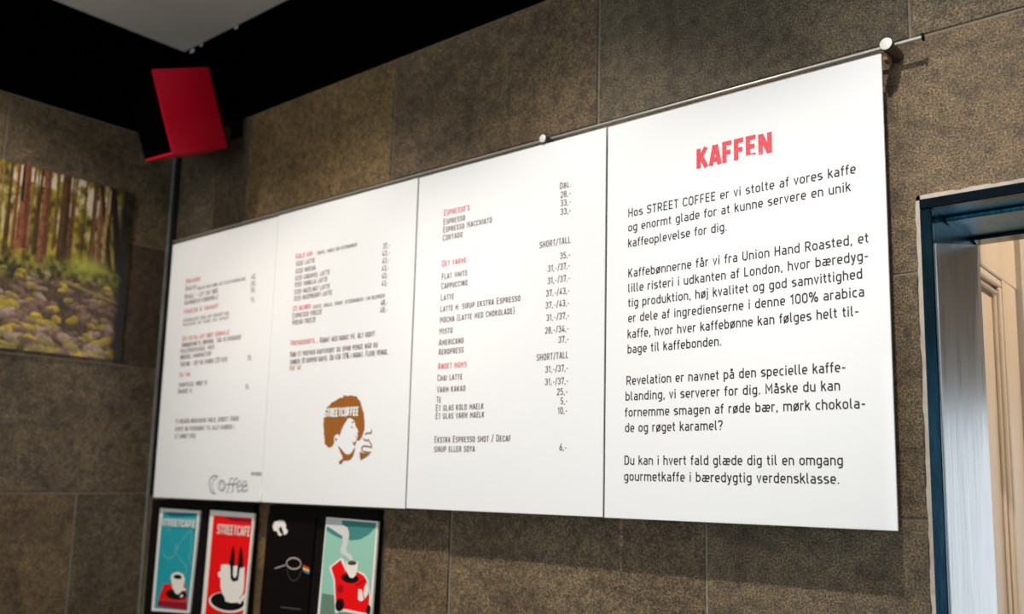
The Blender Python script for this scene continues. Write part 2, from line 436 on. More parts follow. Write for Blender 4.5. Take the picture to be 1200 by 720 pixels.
# text on the boards: style + board, words, left, right, baseline (metres)
LINES = [
    ('H4', 'KAFFEN', 1.6864, 1.8215, -0.1165),
    ('T4', 'Hos STREET COFFEE er vi stolte af vores kaffe', 1.5467, 1.9570, -0.1774),
    ('T4', 'og enormt glade for at kunne servere en unik', 1.5469, 1.9484, -0.2037),
    ('T4', 'kaffeoplevelse for dig.', 1.5470, 1.7413, -0.2321),
    ('T4', 'Kaffebønnerne får vi fra Union Hand Roasted, et', 1.5474, 1.9729, -0.2865),
    ('T4', 'lille risteri i udkanten af London, hvor bæredyg-', 1.5476, 1.9720, -0.3130),
    ('T4', 'tig produktion, høj kvalitet og god samvittighed', 1.5478, 1.9619, -0.3392),
    ('T4', 'er dele af ingredienserne i denne 100% arabica', 1.5480, 1.9640, -0.3663),
    ('T4', 'kaffe, hvor hver kaffebønne kan følges helt til-', 1.5470, 1.9551, -0.3942),
    ('T4', 'bage til kaffebonden.', 1.5472, 1.7296, -0.4209),
    ('T4', 'Revelation er navnet på den specielle kaffe-', 1.5452, 1.9331, -0.4756),
    ('T4', 'blanding, vi serverer for dig. Måske du kan', 1.5436, 1.9238, -0.5025),
    ('T4', 'fornemme smagen af røde bær, mørk chokola-', 1.5426, 1.9609, -0.5303),
    ('T4', 'de og røget karamel?', 1.5429, 1.7303, -0.5566),
    ('T4', 'Du kan i hvert fald glæde dig til en omgang', 1.5421, 1.9250, -0.6120),
    ('T4', 'gourmetkaffe i bæredygtig verdensklasse.', 1.5417, 1.9191, -0.6389),
    ('R3', "Espresso's", 1.0831, 1.1567, -0.0968),
    ('M3', 'Espresso', 1.0826, 1.1449, -0.1162),
    ('M3', 'Espresso Macchiato', 1.0821, 1.2193, -0.1331),
    ('M3', 'Cortado', 1.0822, 1.1390, -0.1505),
    ('R3', 'Det varme', 1.0828, 1.1527, -0.2058),
    ('M3', 'Flat white', 1.0835, 1.1564, -0.2329),
    ('M3', 'Cappuccino', 1.0831, 1.1573, -0.2532),
    ('M3', 'Latte', 1.0829, 1.1204, -0.2774),
    ('M3', 'Latte m. sirup ekstra Espresso', 1.0827, 1.2989, -0.3010),
    ('M3', 'Mocha (Latte med chokolade)', 1.0824, 1.2852, -0.3239),
    ('M3', 'Misto', 1.0822, 1.1196, -0.3475),
    ('M3', 'Americano', 1.0820, 1.1519, -0.3710),
    ('M3', 'Aeropress', 1.0816, 1.1527, -0.3902),
    ('R3', 'Andet mums', 1.0817, 1.1618, -0.4199),
    ('M3', 'Chai latte', 1.0809, 1.1511, -0.4441),
    ('M3', 'Varm kakao', 1.0807, 1.1606, -0.4676),
    ('M3', 'Te', 1.0804, 1.0940, -0.4884),
    ('M3', 'Et glas kold maelk', 1.0799, 1.2111, -0.5051),
    ('M3', 'Et glas varm maelk', 1.0800, 1.2136, -0.5215),
    ('M3', 'Ekstra Espresso shot / Decaf', 1.0790, 1.2833, -0.5688),
    ('M3', 'sirup eller soya', 1.0793, 1.1911, -0.5876),
    ('P3', 'Dbl.', 1.3910, 1.4180, -0.0964),
    ('P3', '28,-', 1.3930, 1.4177, -0.1141),
    ('P3', '33,-', 1.3934, 1.4180, -0.1306),
    ('P3', '33,-', 1.3937, 1.4183, -0.1475),
    ('P3', 'SHORT/TALL', 1.3440, 1.4183, -0.2043),
    ('P3', '35,-', 1.3944, 1.4183, -0.2321),
    ('P3', '31,-/37,-', 1.3659, 1.4181, -0.2528),
    ('P3', '31,-/37,-', 1.3659, 1.4185, -0.2762),
    ('P3', '37,-/43,-', 1.3625, 1.4184, -0.2998),
    ('P3', '37,-/43,-', 1.3619, 1.4183, -0.3227),
    ('P3', '31,-/37,-', 1.3647, 1.4182, -0.3463),
    ('P3', '28,-/34,-', 1.3619, 1.4176, -0.3703),
    ('P3', '37,-', 1.3938, 1.4179, -0.3901),
    ('P3', 'SHORT/TALL', 1.3425, 1.4169, -0.4197),
    ('P3', '31,-/37,-', 1.3642, 1.4173, -0.4434),
    ('P3', '31,-/37,-', 1.3642, 1.4178, -0.4667),
    ('P3', '25,-', 1.3925, 1.4171, -0.4863),
    ('P3', '5,-', 1.4011, 1.4168, -0.5034),
    ('P3', '10,-', 1.3949, 1.4166, -0.5208),
    ('P3', '6,-', 1.4001, 1.4168, -0.5869),
    ('R2', 'Kold kaf', 0.5811, 0.6468, -0.1206),
    ('S2', '- Kaffe, maelk og isterninger', 0.6553, 0.8074, -0.1218),
    ('P2', '37,-', 0.8971, 0.9192, -0.1410),
    ('M2', 'Iced latte', 0.5828, 0.6552, -0.1387),
    ('P2', '43,-', 0.8960, 0.9202, -0.1576),
    ('M2', 'Iced mocha', 0.5836, 0.6602, -0.1570),
    ('P2', '43,-', 0.8971, 0.9199, -0.1746),
    ('M2', 'Iced caramel latte', 0.5835, 0.7144, -0.1744),
    ('P2', '43,-', 0.8968, 0.9195, -0.1915),
    ('M2', 'Iced vanilla latte', 0.5832, 0.7066, -0.1905),
    ('P2', '43,-', 0.8978, 0.9198, -0.2082),
    ('M2', 'Iced hazelnut latte', 0.5840, 0.7172, -0.2082),
    ('P2', '43,-', 0.8982, 0.9202, -0.2253),
    ('M2', 'Iced raspberry latte', 0.5838, 0.7267, -0.2244),
    ('R2', 'Ice blends:', 0.5817, 0.6529, -0.2488),
    ('S2', 'Kaffe, maelk, sirup, isterninger i en blender', 0.6597, 0.9096, -0.2510),
    ('M2', 'Espresso freeze', 0.5815, 0.6923, -0.2662),
    ('P2', '48,-', 0.8981, 0.9200, -0.2683),
    ('M2', 'Mocha freeze', 0.5813, 0.6711, -0.2828),
    ('P2', '48,-', 0.8970, 0.9203, -0.2845),
    ('R2', 'Prepaidkorts...', 0.5808, 0.6838, -0.3327),
    ('M2', 'Rabat med rabat på. Alt godt!', 0.6921, 0.8819, -0.3345),
    ('M2', 'Køb et prepaid kaffekort og spar penge når du', 0.5816, 0.8933, -0.3600),
    ('M2', 'tanker 10 kopper kaffe. Du får 15% i rabat. Flere penge,', 0.5815, 0.9286, -0.3776),
    ('G2', "Mer' go'", 0.5813, 0.6273, -0.3923),
    ('R1', 'Bagværk', 0.0869, 0.1575, -0.1217),
    ('M1', 'Bagte:', 0.0877, 0.1465, -0.1426),
    ('S1', 'boller med smør, ost eller marmelade', 0.1497, 0.3716, -0.1464),
    ('P1', '42,', 0.3975, 0.4178, -0.1474),
    ('M1', 'Bagel - let og sød', 0.0861, 0.2473, -0.1649),
    ('P1', '35,', 0.3977, 0.4198, -0.1659),
    ('M1', 'Almindelig flødebolle', 0.0876, 0.2513, -0.1818),
    ('P1', '35,', 0.3986, 0.4197, -0.1825),
    ('P1', '15,', 0.4015, 0.4198, -0.2081),
    ('R1', 'Frugter & yoghurt', 0.0898, 0.2554, -0.2065),
    ('S1', 'Hjemmelavet müsli og yoghurt med', 0.0885, 0.3075, -0.2293),
    ('S1', 'masser af bær og sirup', 0.0880, 0.3089, -0.2412),
    ('R1', 'Det er da lidt sødt godmille', 0.0907, 0.3154, -0.2817),
    ('M1', "Hindbærsnitte, brownie, 'Tag to småkager'", 0.0898, 0.3717, -0.2988),
    ('M1', 'Gulerodskage, med', 0.0856, 0.2488, -0.3148),
    ('M1', 'nødder, marengstop', 0.0859, 0.2378, -0.3316),
    ('M1', 'Tartine - ost og skinke (20 stk)', 0.0885, 0.3143, -0.3517),
    ('P1', '35,', 0.4040, 0.4222, -0.3551),
    ('R1', 'Og tak', 0.0885, 0.1437, -0.3803),
    ('M1', 'Marvfuld, røde is', 0.0902, 0.2275, -0.4075),
    ('P1', '15,', 0.4030, 0.4194, -0.4282),
    ('M1', 'Danske is', 0.0884, 0.1560, -0.4249),
    ('M1', 'Vi bruger økologisk mælk, direct trade', 0.0877, 0.3843, -0.5055),
    ('M1', 'kaffe og friskbagt til alle kunder i', 0.0897, 0.3680, -0.5259),
    ('M1', 'et sundt sted', 0.0905, 0.1898, -0.5454),
    ('S1', 'www.street', 0.4512, 0.4948, -0.6406),
]
# printed shapes: kind, name, ink, stroke width, outline (metres)
ART = {
  'logo': [
    ('p','hair','brown',0,[(0.7867,-0.4592),(0.7949,-0.4611),(0.8038,-0.4625),(0.8089,-0.4611),(0.814,-0.4612),(0.8202,-0.4631),(0.8254,-0.4635),(0.8313,-0.4637),(0.8353,-0.4684),(0.8373,-0.4703),(0.8397,-0.4723),(0.8453,-0.4757),(0.8469,-0.4813),(0.8492,-0.4847),(0.8498,-0.4875),(0.8521,-0.4915),(0.8548,-0.4974),(0.8572,-0.4992),(0.859,-0.5042),(0.8592,-0.508),(0.8602,-0.5112),(0.8596,-0.5151),(0.8626,-0.5166),(0.8618,-0.5209),(0.8636,-0.5356),(0.8598,-0.5452),(0.8549,-0.5549),(0.8461,-0.5621),(0.8373,-0.56),(0.8426,-0.551),(0.8392,-0.5454),(0.8431,-0.5413),(0.8364,-0.533),(0.8323,-0.5288),(0.8308,-0.5231),(0.8255,-0.516),(0.8189,-0.5133),(0.8139,-0.511),(0.8037,-0.5124),(0.8005,-0.5185),(0.7962,-0.5217),(0.7902,-0.529),(0.7857,-0.5364),(0.7824,-0.5438),(0.7795,-0.5512),(0.776,-0.5467),(0.7681,-0.546),(0.7618,-0.5504),(0.76,-0.5569),(0.7617,-0.5602),(0.7628,-0.5635),(0.7589,-0.5701),(0.7549,-0.5733),(0.7527,-0.5746),(0.7429,-0.5758),(0.7357,-0.5711),(0.7299,-0.5679),(0.7272,-0.5619),(0.7293,-0.5579),(0.7252,-0.5542),(0.7272,-0.551),(0.724,-0.5463),(0.7226,-0.5431),(0.7245,-0.5403),(0.724,-0.5368),(0.7227,-0.533),(0.7208,-0.528),(0.7214,-0.5244),(0.719,-0.5209),(0.7219,-0.5163),(0.7206,-0.5131),(0.7201,-0.5086),(0.7234,-0.5056),(0.7234,-0.5026),(0.7225,-0.4996),(0.7245,-0.4932),(0.7257,-0.4884),(0.7288,-0.4859),(0.7332,-0.4831),(0.7401,-0.4805),(0.7423,-0.4762),(0.7475,-0.4738),(0.7548,-0.4727),(0.7609,-0.4696),(0.7656,-0.4686),(0.7696,-0.4657),(0.778,-0.4649),(0.7852,-0.465)]),
    ('p','brow','brown',0,[(0.8176,-0.5197),(0.8278,-0.519),(0.8261,-0.5212),(0.8205,-0.5233)]),
    ('p','eye','brown',0,[(0.8183,-0.5284),(0.8246,-0.5323),(0.8202,-0.5346)]),
    ('p','nose','brown',0,[(0.8311,-0.5477),(0.8399,-0.5552),(0.8341,-0.5526)]),
    ('p','mouth','brown',0,[(0.8233,-0.5598),(0.8302,-0.5668),(0.8388,-0.56),(0.8357,-0.5693),(0.8318,-0.5722),(0.8264,-0.5667)]),
    ('p','ear','brown',0,[(0.7622,-0.5549),(0.7732,-0.5561),(0.7697,-0.5611)]),
    ('p','neck','brown',0,[(0.7753,-0.5716),(0.7862,-0.5774),(0.8014,-0.5886),(0.8124,-0.5916),(0.8228,-0.5887),(0.8305,-0.5802),(0.8353,-0.5742),(0.8343,-0.5815),(0.8296,-0.5937),(0.8208,-0.6022),(0.8095,-0.6039),(0.798,-0.6039),(0.7934,-0.6095),(0.7851,-0.6125),(0.782,-0.6071),(0.7939,-0.6009),(0.7955,-0.5972),(0.787,-0.5873)]),
    ('s','steam','brown',9,[(0.8869,-0.5373),(0.8872,-0.5421),(0.8845,-0.5457),(0.8735,-0.545),(0.8656,-0.5483)]),
    ('s','steam','brown',9,[(0.8607,-0.5574),(0.8702,-0.5612),(0.8793,-0.5596),(0.8822,-0.565),(0.8891,-0.5699),(0.8895,-0.5759),(0.8766,-0.5736),(0.8636,-0.5725),(0.8565,-0.5768),(0.8588,-0.5829),(0.8682,-0.5854),(0.8885,-0.5867)]),
    ('p','cup','brown',0,[(0.8515,-0.5853),(0.8647,-0.5885),(0.8849,-0.5886),(0.8769,-0.5943),(0.8691,-0.5974),(0.8546,-0.6027)]),
    ('t','logo_lettering','white',(0.0185, 'STREETCOFFEE'),[(0.7231,-0.5076),(0.8416,-0.5056)]),
  ],
  'script': [
    ('s','script','grey',5,[(0.309,-0.6446),(0.2923,-0.6415),(0.2766,-0.6481),(0.2704,-0.6605),(0.2761,-0.6749),(0.2881,-0.6853),(0.3028,-0.6872)]),
    ('s','script','grey',3,[(0.3037,-0.6478),(0.2889,-0.6533),(0.2835,-0.6641),(0.2879,-0.6763),(0.2973,-0.6814)]),
    ('s','script','grey',3,[(0.3439,-0.6663),(0.3432,-0.6723),(0.3396,-0.6771),(0.3339,-0.6798),(0.3271,-0.68),(0.3207,-0.6774),(0.3159,-0.6727),(0.3137,-0.6668),(0.3145,-0.6608),(0.3181,-0.656),(0.3239,-0.6533),(0.3306,-0.6532),(0.337,-0.6557),(0.3417,-0.6604),(0.3439,-0.6663)]),
    ('s','script','grey',2,[(0.3392,-0.6664),(0.3389,-0.6705),(0.337,-0.6739),(0.3338,-0.6757),(0.33,-0.6758),(0.3264,-0.674),(0.3236,-0.6708),(0.3222,-0.6667),(0.3226,-0.6625),(0.3245,-0.6592),(0.3277,-0.6573),(0.3315,-0.6573),(0.3352,-0.6591),(0.3379,-0.6623),(0.3392,-0.6664)]),
    ('s','script','grey',3,[(0.3771,-0.647),(0.3643,-0.6493),(0.3603,-0.6619),(0.3584,-0.6776),(0.3518,-0.6851)]),
    ('s','script','grey',3,[(0.3473,-0.6631),(0.3797,-0.6616)]),
    ('s','script','grey',3,[(0.3972,-0.6468),(0.3847,-0.649),(0.3806,-0.6616),(0.3788,-0.6772),(0.3722,-0.6846)]),
    ('s','script','grey',3,[(0.3678,-0.6628),(0.3998,-0.6613)]),
    ('s','script','grey',3,[(0.3979,-0.6686),(0.4138,-0.6642),(0.409,-0.6539),(0.3991,-0.6551),(0.395,-0.6666),(0.4011,-0.6799),(0.4204,-0.6744)]),
    ('s','script','grey',3,[(0.4215,-0.6682),(0.4372,-0.6638),(0.4324,-0.6536),(0.4227,-0.6548),(0.4185,-0.6662),(0.4246,-0.6794),(0.4436,-0.674)]),
    ('s','script','grey',3,[(0.4256,-0.665),(0.4407,-0.6638)]),
  ],
  'card1': [
    ('p','card','white',0,[(-0.0004,-0.7321),(0.1968,-0.7332),(0.1806,-0.9932),(-0.0045,-1.0048)]),
    ('p','teal_field','teal',0,[(0.0179,-0.7415),(0.1874,-0.7398),(0.1849,-0.7927),(0.1803,-0.8944),(0.1724,-0.9867),(0.0102,-0.9966),(0.0106,-0.8946),(0.0124,-0.8008)]),
    ('p','dark_ellipse','teal_dark',0,[(0.0214,-0.7438),(0.1854,-0.7415),(0.1678,-0.7476),(0.1158,-0.7511),(0.0581,-0.7516)]),
    ('p','title_band','band',0,[(0.0077,-0.7591),(0.1864,-0.7541),(0.1856,-0.7754),(0.0079,-0.7813)]),
    ('s','map_line','teal_light',5,[(0.0301,-0.8447),(0.0423,-0.8582),(0.0627,-0.8637),(0.0866,-0.8574)]),
    ('s','map_line','teal_light',5,[(0.0866,-0.8574),(0.0985,-0.8447),(0.1001,-0.8287),(0.0881,-0.8254)]),
    ('s','map_line','teal_light',5,[(0.1006,-0.8327),(0.1242,-0.8115),(0.1391,-0.7988),(0.1582,-0.786),(0.165,-0.7818)]),
    ('s','map_line','teal_light',5,[(0.1023,-0.8445),(0.1239,-0.863),(0.1493,-0.8732),(0.1568,-0.8844),(0.1523,-0.8945),(0.1368,-0.9015)]),
    ('s','map_line','teal_light',5,[(0.1656,-0.7857),(0.1698,-0.817),(0.1766,-0.8401),(0.1631,-0.8488),(0.1735,-0.8716)]),
    ('s','map_line','teal_light',5,[(0.0512,-0.7848),(0.0634,-0.7883),(0.0445,-0.7932)]),
    ('s','map_line','teal_light',5,[(0.0927,-0.8251),(0.1125,-0.836),(0.0904,-0.8412),(0.1075,-0.8323)]),
    ('p','tray','red',0,[(0.0521,-0.9294),(0.1586,-0.9241),(0.1694,-0.965),(0.0288,-0.9729)]),
    ('p','tray_edge','red_dark',0,[(0.029,-0.9745),(0.1697,-0.9669),(0.1708,-0.9857),(0.0281,-0.989)]),
    ('p','saucer','black',0,[(0.167,-0.9494),(0.1637,-0.954),(0.1548,-0.9582),(0.1413,-0.9616),(0.1248,-0.9638),(0.1071,-0.9644),(0.0904,-0.9634),(0.0769,-0.9608),(0.0681,-0.9571),(0.0652,-0.9526),(0.0686,-0.9479),(0.0779,-0.9435),(0.0918,-0.9401),(0.1086,-0.9381),(0.1263,-0.9376),(0.1427,-0.9387),(0.1559,-0.9413),(0.1643,-0.945)]),
    ('p','cup','white',0,[(0.0834,-0.9102),(0.0897,-0.9002),(0.1146,-0.8937),(0.1422,-0.8972),(0.1542,-0.9081),(0.1495,-0.9279),(0.1425,-0.9421),(0.125,-0.951),(0.1119,-0.9486),(0.0964,-0.9361)]),
    ('p','coffee','black',0,[(0.1381,-0.9061),(0.1368,-0.9081),(0.1332,-0.9099),(0.1278,-0.9114),(0.1211,-0.9122),(0.1141,-0.9124),(0.1075,-0.9118),(0.1022,-0.9106),(0.0987,-0.9089),(0.0976,-0.9069),(0.099,-0.9048),(0.1026,-0.903),(0.1081,-0.9015),(0.1148,-0.9007),(0.1218,-0.9006),(0.1284,-0.9012),(0.1337,-0.9024),(0.137,-0.9041)]),
    ('p','handle','white',0,[(0.1623,-0.9347),(0.1618,-0.936),(0.1602,-0.9373),(0.1576,-0.9384),(0.1543,-0.9391),(0.1508,-0.9394),(0.1473,-0.9393),(0.1445,-0.9386),(0.1425,-0.9376),(0.1417,-0.9364),(0.1422,-0.935),(0.1438,-0.9337),(0.1464,-0.9326),(0.1497,-0.9319),(0.1533,-0.9316),(0.1567,-0.9317),(0.1595,-0.9324),(0.1615,-0.9334)]),
    ('p','spoon','white',0,[(0.1514,-0.9499),(0.1519,-0.9508),(0.1515,-0.952),(0.1502,-0.9532),(0.1482,-0.9545),(0.1456,-0.9555),(0.1429,-0.9562),(0.1403,-0.9565),(0.1381,-0.9564),(0.1367,-0.9559),(0.1361,-0.955),(0.1365,-0.9538),(0.1378,-0.9526),(0.1399,-0.9513),(0.1424,-0.9503),(0.1452,-0.9496),(0.1478,-0.9493),(0.1499,-0.9494)]),
    ('t','title','title',(0.0165, 'STREETCAFE'),[(0.0141,-0.7803),(0.1832,-0.7739)]),
  ],
  'card2': [
    ('p','card','white',0,[(0.2456,-0.7297),(0.4399,-0.732),(0.4257,-0.9958),(0.2374,-1.0061)]),
    ('p','red_field','red',0,[(0.2628,-0.7427),(0.4327,-0.743),(0.4281,-0.829),(0.4185,-0.9894),(0.2547,-0.998),(0.2581,-0.9267),(0.2611,-0.8122)]),
    ('p','shade_shape','magenta',0,[(0.3051,-0.7458),(0.4305,-0.7464),(0.4287,-0.7531),(0.3936,-0.7538),(0.3503,-0.7532)]),
    ('p','saucer_rim','white',0,[(0.4293,-0.9495),(0.4235,-0.9577),(0.409,-0.9651),(0.3874,-0.9708),(0.3611,-0.9742),(0.333,-0.9748),(0.3067,-0.9724),(0.2853,-0.9673),(0.2717,-0.96),(0.2677,-0.9516),(0.2739,-0.943),(0.2895,-0.9354),(0.3122,-0.9297),(0.3394,-0.9266),(0.3674,-0.9264),(0.393,-0.9291),(0.4131,-0.9343),(0.4257,-0.9414)]),
    ('p','saucer','black',0,[(0.4214,-0.9478),(0.4163,-0.955),(0.4032,-0.9615),(0.3836,-0.9666),(0.3599,-0.9695),(0.3346,-0.97),(0.3108,-0.9679),(0.2916,-0.9634),(0.2794,-0.957),(0.2758,-0.9496),(0.2813,-0.9421),(0.2952,-0.9354),(0.3157,-0.9304),(0.3401,-0.9277),(0.3654,-0.9275),(0.3885,-0.9298),(0.4068,-0.9344),(0.4182,-0.9406)]),
    ('p','cup','white',0,[(0.3125,-0.8623),(0.3427,-0.8595),(0.4137,-0.8621),(0.4166,-0.8991),(0.4155,-0.9174),(0.4073,-0.9308),(0.39,-0.9396),(0.3727,-0.9437),(0.3425,-0.942),(0.3265,-0.9323),(0.3161,-0.9145)]),
    ('p','cup_foot','white',0,[(0.3365,-0.937),(0.4091,-0.9354),(0.3993,-0.9461),(0.3669,-0.9501),(0.342,-0.9487)]),
    ('p','handle','white',0,[(0.3156,-0.8771),(0.3025,-0.8818),(0.3038,-0.8922),(0.3163,-0.8935)]),
    ('p','spout','white',0,[(0.4205,-0.9224),(0.4047,-0.9365),(0.3947,-0.9465),(0.4061,-0.9491),(0.4241,-0.9312)]),
    ('p','prong','black',0,[(0.3593,-0.8125),(0.3546,-0.8296),(0.3492,-0.8524),(0.3483,-0.8614),(0.3703,-0.8614),(0.3689,-0.8381),(0.3639,-0.8179)]),
    ('p','prong','black',0,[(0.3905,-0.8134),(0.3875,-0.8388),(0.3864,-0.8629),(0.4074,-0.8633),(0.4051,-0.8377),(0.3983,-0.8182)]),
    ('p','slot','black',0,[(0.3543,-0.861),(0.3663,-0.8609),(0.3677,-0.8845),(0.3736,-0.8896),(0.3802,-0.8891),(0.3848,-0.8832),(0.3862,-0.8618),(0.3955,-0.8619),(0.3913,-0.8938),(0.3708,-0.899),(0.3594,-0.8925)]),
    ('t','title','pink',(0.0225, 'STREETCAFE'),[(0.2869,-0.789),(0.4296,-0.7841)]),
  ],
  'card3': [
    ('p','card','cardblack',0,[(0.496,-0.7316),(0.6788,-0.7332),(0.6649,-0.9741),(0.4846,-0.9826)]),
    ('p','emblem','white',0,[(0.5168,-0.759),(0.5237,-0.7487),(0.5427,-0.7436),(0.5609,-0.7447),(0.5689,-0.7533),(0.5698,-0.7621),(0.578,-0.7671),(0.5734,-0.7751),(0.5628,-0.7766),(0.5584,-0.7679),(0.5501,-0.7576),(0.5416,-0.7633),(0.5468,-0.772),(0.5581,-0.7769),(0.5464,-0.7806),(0.5387,-0.776),(0.5363,-0.7707),(0.5221,-0.7689)]),
    ('s','spoon_line','greyline',7,[(0.5358,-0.8558),(0.5767,-0.8453)]),
    ('s','cup_rim','greyline',9,[(0.6344,-0.8394),(0.6325,-0.8437),(0.6276,-0.8475),(0.6203,-0.8504),(0.6114,-0.852),(0.602,-0.8522),(0.5931,-0.8508),(0.5859,-0.8481),(0.5813,-0.8444),(0.5799,-0.8402),(0.5818,-0.8358),(0.5867,-0.832),(0.5942,-0.8291),(0.6032,-0.8275),(0.6127,-0.8274),(0.6215,-0.8288),(0.6285,-0.8315),(0.633,-0.8352),(0.6345,-0.8394)]),
    ('s','cup_outline','greydim',4,[(0.5822,-0.853),(0.5887,-0.8654),(0.5985,-0.8761),(0.6122,-0.8789),(0.6249,-0.8731),(0.6343,-0.8621),(0.6384,-0.8515)]),
    ('p','colour_dab','dab_red',0,[(0.6431,-0.8402),(0.6662,-0.8448),(0.6666,-0.8495),(0.6424,-0.845)]),
    ('p','colour_dab','dab_yellow',0,[(0.6425,-0.8457),(0.6667,-0.8502),(0.6671,-0.8546),(0.6435,-0.8504)]),
    ('p','colour_dab','dab_blue',0,[(0.6441,-0.8511),(0.6672,-0.8556),(0.667,-0.8597),(0.6462,-0.8554)]),
    ('s','small_print','greydim',7,[(0.5684,-0.9415),(0.6436,-0.9391)]),
  ],
  'card4': [
    ('p','card','white',0,[(0.7171,-0.7303),(0.8923,-0.7335),(0.8829,-0.9492),(0.7022,-0.9605)]),
    ('p','mint_field','mint',0,[(0.7204,-0.7339),(0.8875,-0.7367),(0.8811,-0.844),(0.8773,-0.941),(0.7106,-0.9526),(0.7141,-0.8282)]),
    ('p','dark_shape','mint_dark',0,[(0.7723,-0.7351),(0.8875,-0.7367),(0.8815,-0.7489),(0.8639,-0.7623),(0.8367,-0.7735),(0.8085,-0.7771),(0.7695,-0.7748),(0.7392,-0.767),(0.7205,-0.7597),(0.7208,-0.7509),(0.7754,-0.7566)]),
    ('p','ground','mint_grey',0,[(0.716,-0.8977),(0.7622,-0.8984),(0.7649,-0.9315),(0.8846,-0.9272),(0.8782,-0.941),(0.7116,-0.9525)]),
    ('p','steam','steam',0,[(0.7213,-0.7326),(0.7702,-0.7339),(0.775,-0.7449),(0.793,-0.7503),(0.7997,-0.7623),(0.7981,-0.7801),(0.7917,-0.7963),(0.7951,-0.8041),(0.8098,-0.8068),(0.8173,-0.8185),(0.8089,-0.8205),(0.7919,-0.8116),(0.7741,-0.8078),(0.7733,-0.7974),(0.7799,-0.7826),(0.7765,-0.7695),(0.7434,-0.7574),(0.7197,-0.7497)]),
    ('p','van_outline','white',0,[(0.7767,-0.8162),(0.7867,-0.8204),(0.7948,-0.8366),(0.8321,-0.8392),(0.8568,-0.8451),(0.8697,-0.8572),(0.8736,-0.874),(0.8802,-0.8911),(0.8803,-0.9306),(0.7962,-0.9299),(0.7652,-0.9359),(0.7532,-0.8656),(0.7361,-0.8391)]),
    ('p','van','red',0,[(0.7756,-0.8211),(0.7864,-0.8342),(0.7943,-0.8436),(0.8323,-0.8427),(0.8538,-0.8483),(0.8651,-0.8582),(0.8688,-0.8715),(0.8755,-0.8886),(0.8763,-0.926),(0.7957,-0.9237),(0.7681,-0.9287),(0.7591,-0.8651),(0.7441,-0.8392)]),
    ('p','van_opening','black',0,[(0.8388,-0.858),(0.8366,-0.8614),(0.8311,-0.8644),(0.8231,-0.8666),(0.8134,-0.8678),(0.8032,-0.8677),(0.7938,-0.8663),(0.7862,-0.8639),(0.7815,-0.8608),(0.7802,-0.8572),(0.7825,-0.8537),(0.7881,-0.8507),(0.7963,-0.8485),(0.8061,-0.8474),(0.8163,-0.8476),(0.8256,-0.849),(0.833,-0.8514),(0.8376,-0.8545)]),
    ('p','van_seam','red_dark',0,[(0.8336,-0.8725),(0.8642,-0.8577),(0.8613,-0.8558),(0.8297,-0.8702)]),
    ('p','cup','white',0,[(0.7928,-0.8237),(0.8355,-0.8209),(0.8346,-0.8354),(0.8282,-0.8508),(0.8192,-0.8569),(0.8087,-0.8559),(0.7982,-0.844)]),
    ('p','coffee','coffee',0,[(0.83,-0.8243),(0.8293,-0.8259),(0.8267,-0.8274),(0.8228,-0.8287),(0.8179,-0.8295),(0.8127,-0.8299),(0.8077,-0.8297),(0.8035,-0.8289),(0.8008,-0.8278),(0.7997,-0.8263),(0.8005,-0.8247),(0.8031,-0.8231),(0.8071,-0.8219),(0.812,-0.821),(0.8173,-0.8207),(0.8222,-0.8209),(0.8263,-0.8216),(0.829,-0.8228)]),
    ('p','window','white',0,[(0.8406,-0.8782),(0.8513,-0.8788),(0.8597,-0.8988),(0.8498,-0.9032),(0.8403,-0.8999)]),
    ('p','window','white',0,[(0.8655,-0.8635),(0.8728,-0.8756),(0.8717,-0.8865),(0.8632,-0.8961),(0.8569,-0.8857),(0.8597,-0.8722)]),
    ('p','wheel','black',0,[(0.7949,-0.9166),(0.7931,-0.9214),(0.7899,-0.9255),(0.7854,-0.9285),(0.7805,-0.9301),(0.7755,-0.93),(0.7711,-0.9283),(0.7679,-0.9252),(0.7662,-0.9209),(0.7663,-0.9161),(0.7681,-0.9114),(0.7715,-0.9072),(0.7759,-0.9042),(0.7809,-0.9026),(0.7859,-0.9027),(0.7902,-0.9045),(0.7934,-0.9077),(0.795,-0.9119)]),
    ('p','wheel','black',0,[(0.8821,-0.9176),(0.8814,-0.9212),(0.8801,-0.9244),(0.8783,-0.9269),(0.8761,-0.9282),(0.8739,-0.9283),(0.8719,-0.9271),(0.8704,-0.9248),(0.8695,-0.9217),(0.8694,-0.9181),(0.87,-0.9145),(0.8713,-0.9113),(0.8731,-0.9088),(0.8753,-0.9075),(0.8775,-0.9074),(0.8795,-0.9086),(0.881,-0.9109),(0.8819,-0.914)]),
    ('p','lamp','red_dark',0,[(0.7895,-0.8809),(0.7891,-0.8835),(0.7876,-0.8859),(0.7852,-0.8878),(0.7822,-0.889),(0.7788,-0.8893),(0.7756,-0.8886),(0.7729,-0.8872),(0.771,-0.885),(0.7702,-0.8825),(0.7706,-0.8799),(0.7721,-0.8775),(0.7746,-0.8756),(0.7776,-0.8744),(0.781,-0.8742),(0.7842,-0.8748),(0.7869,-0.8763),(0.7887,-0.8784)]),
  ],
}

# ------------------------------------------------------------------ the room shell
XL = -0.1088                     # face of the left wall
ZB = 0.3335                      # top of the stone cladding (from the board top)
ZC = 0.6274                      # ceiling
FZ = -Z0                         # floor
DX0, DX1, DZ = 2.0285, 2.93, -0.2155   # doorway cut in the main wall

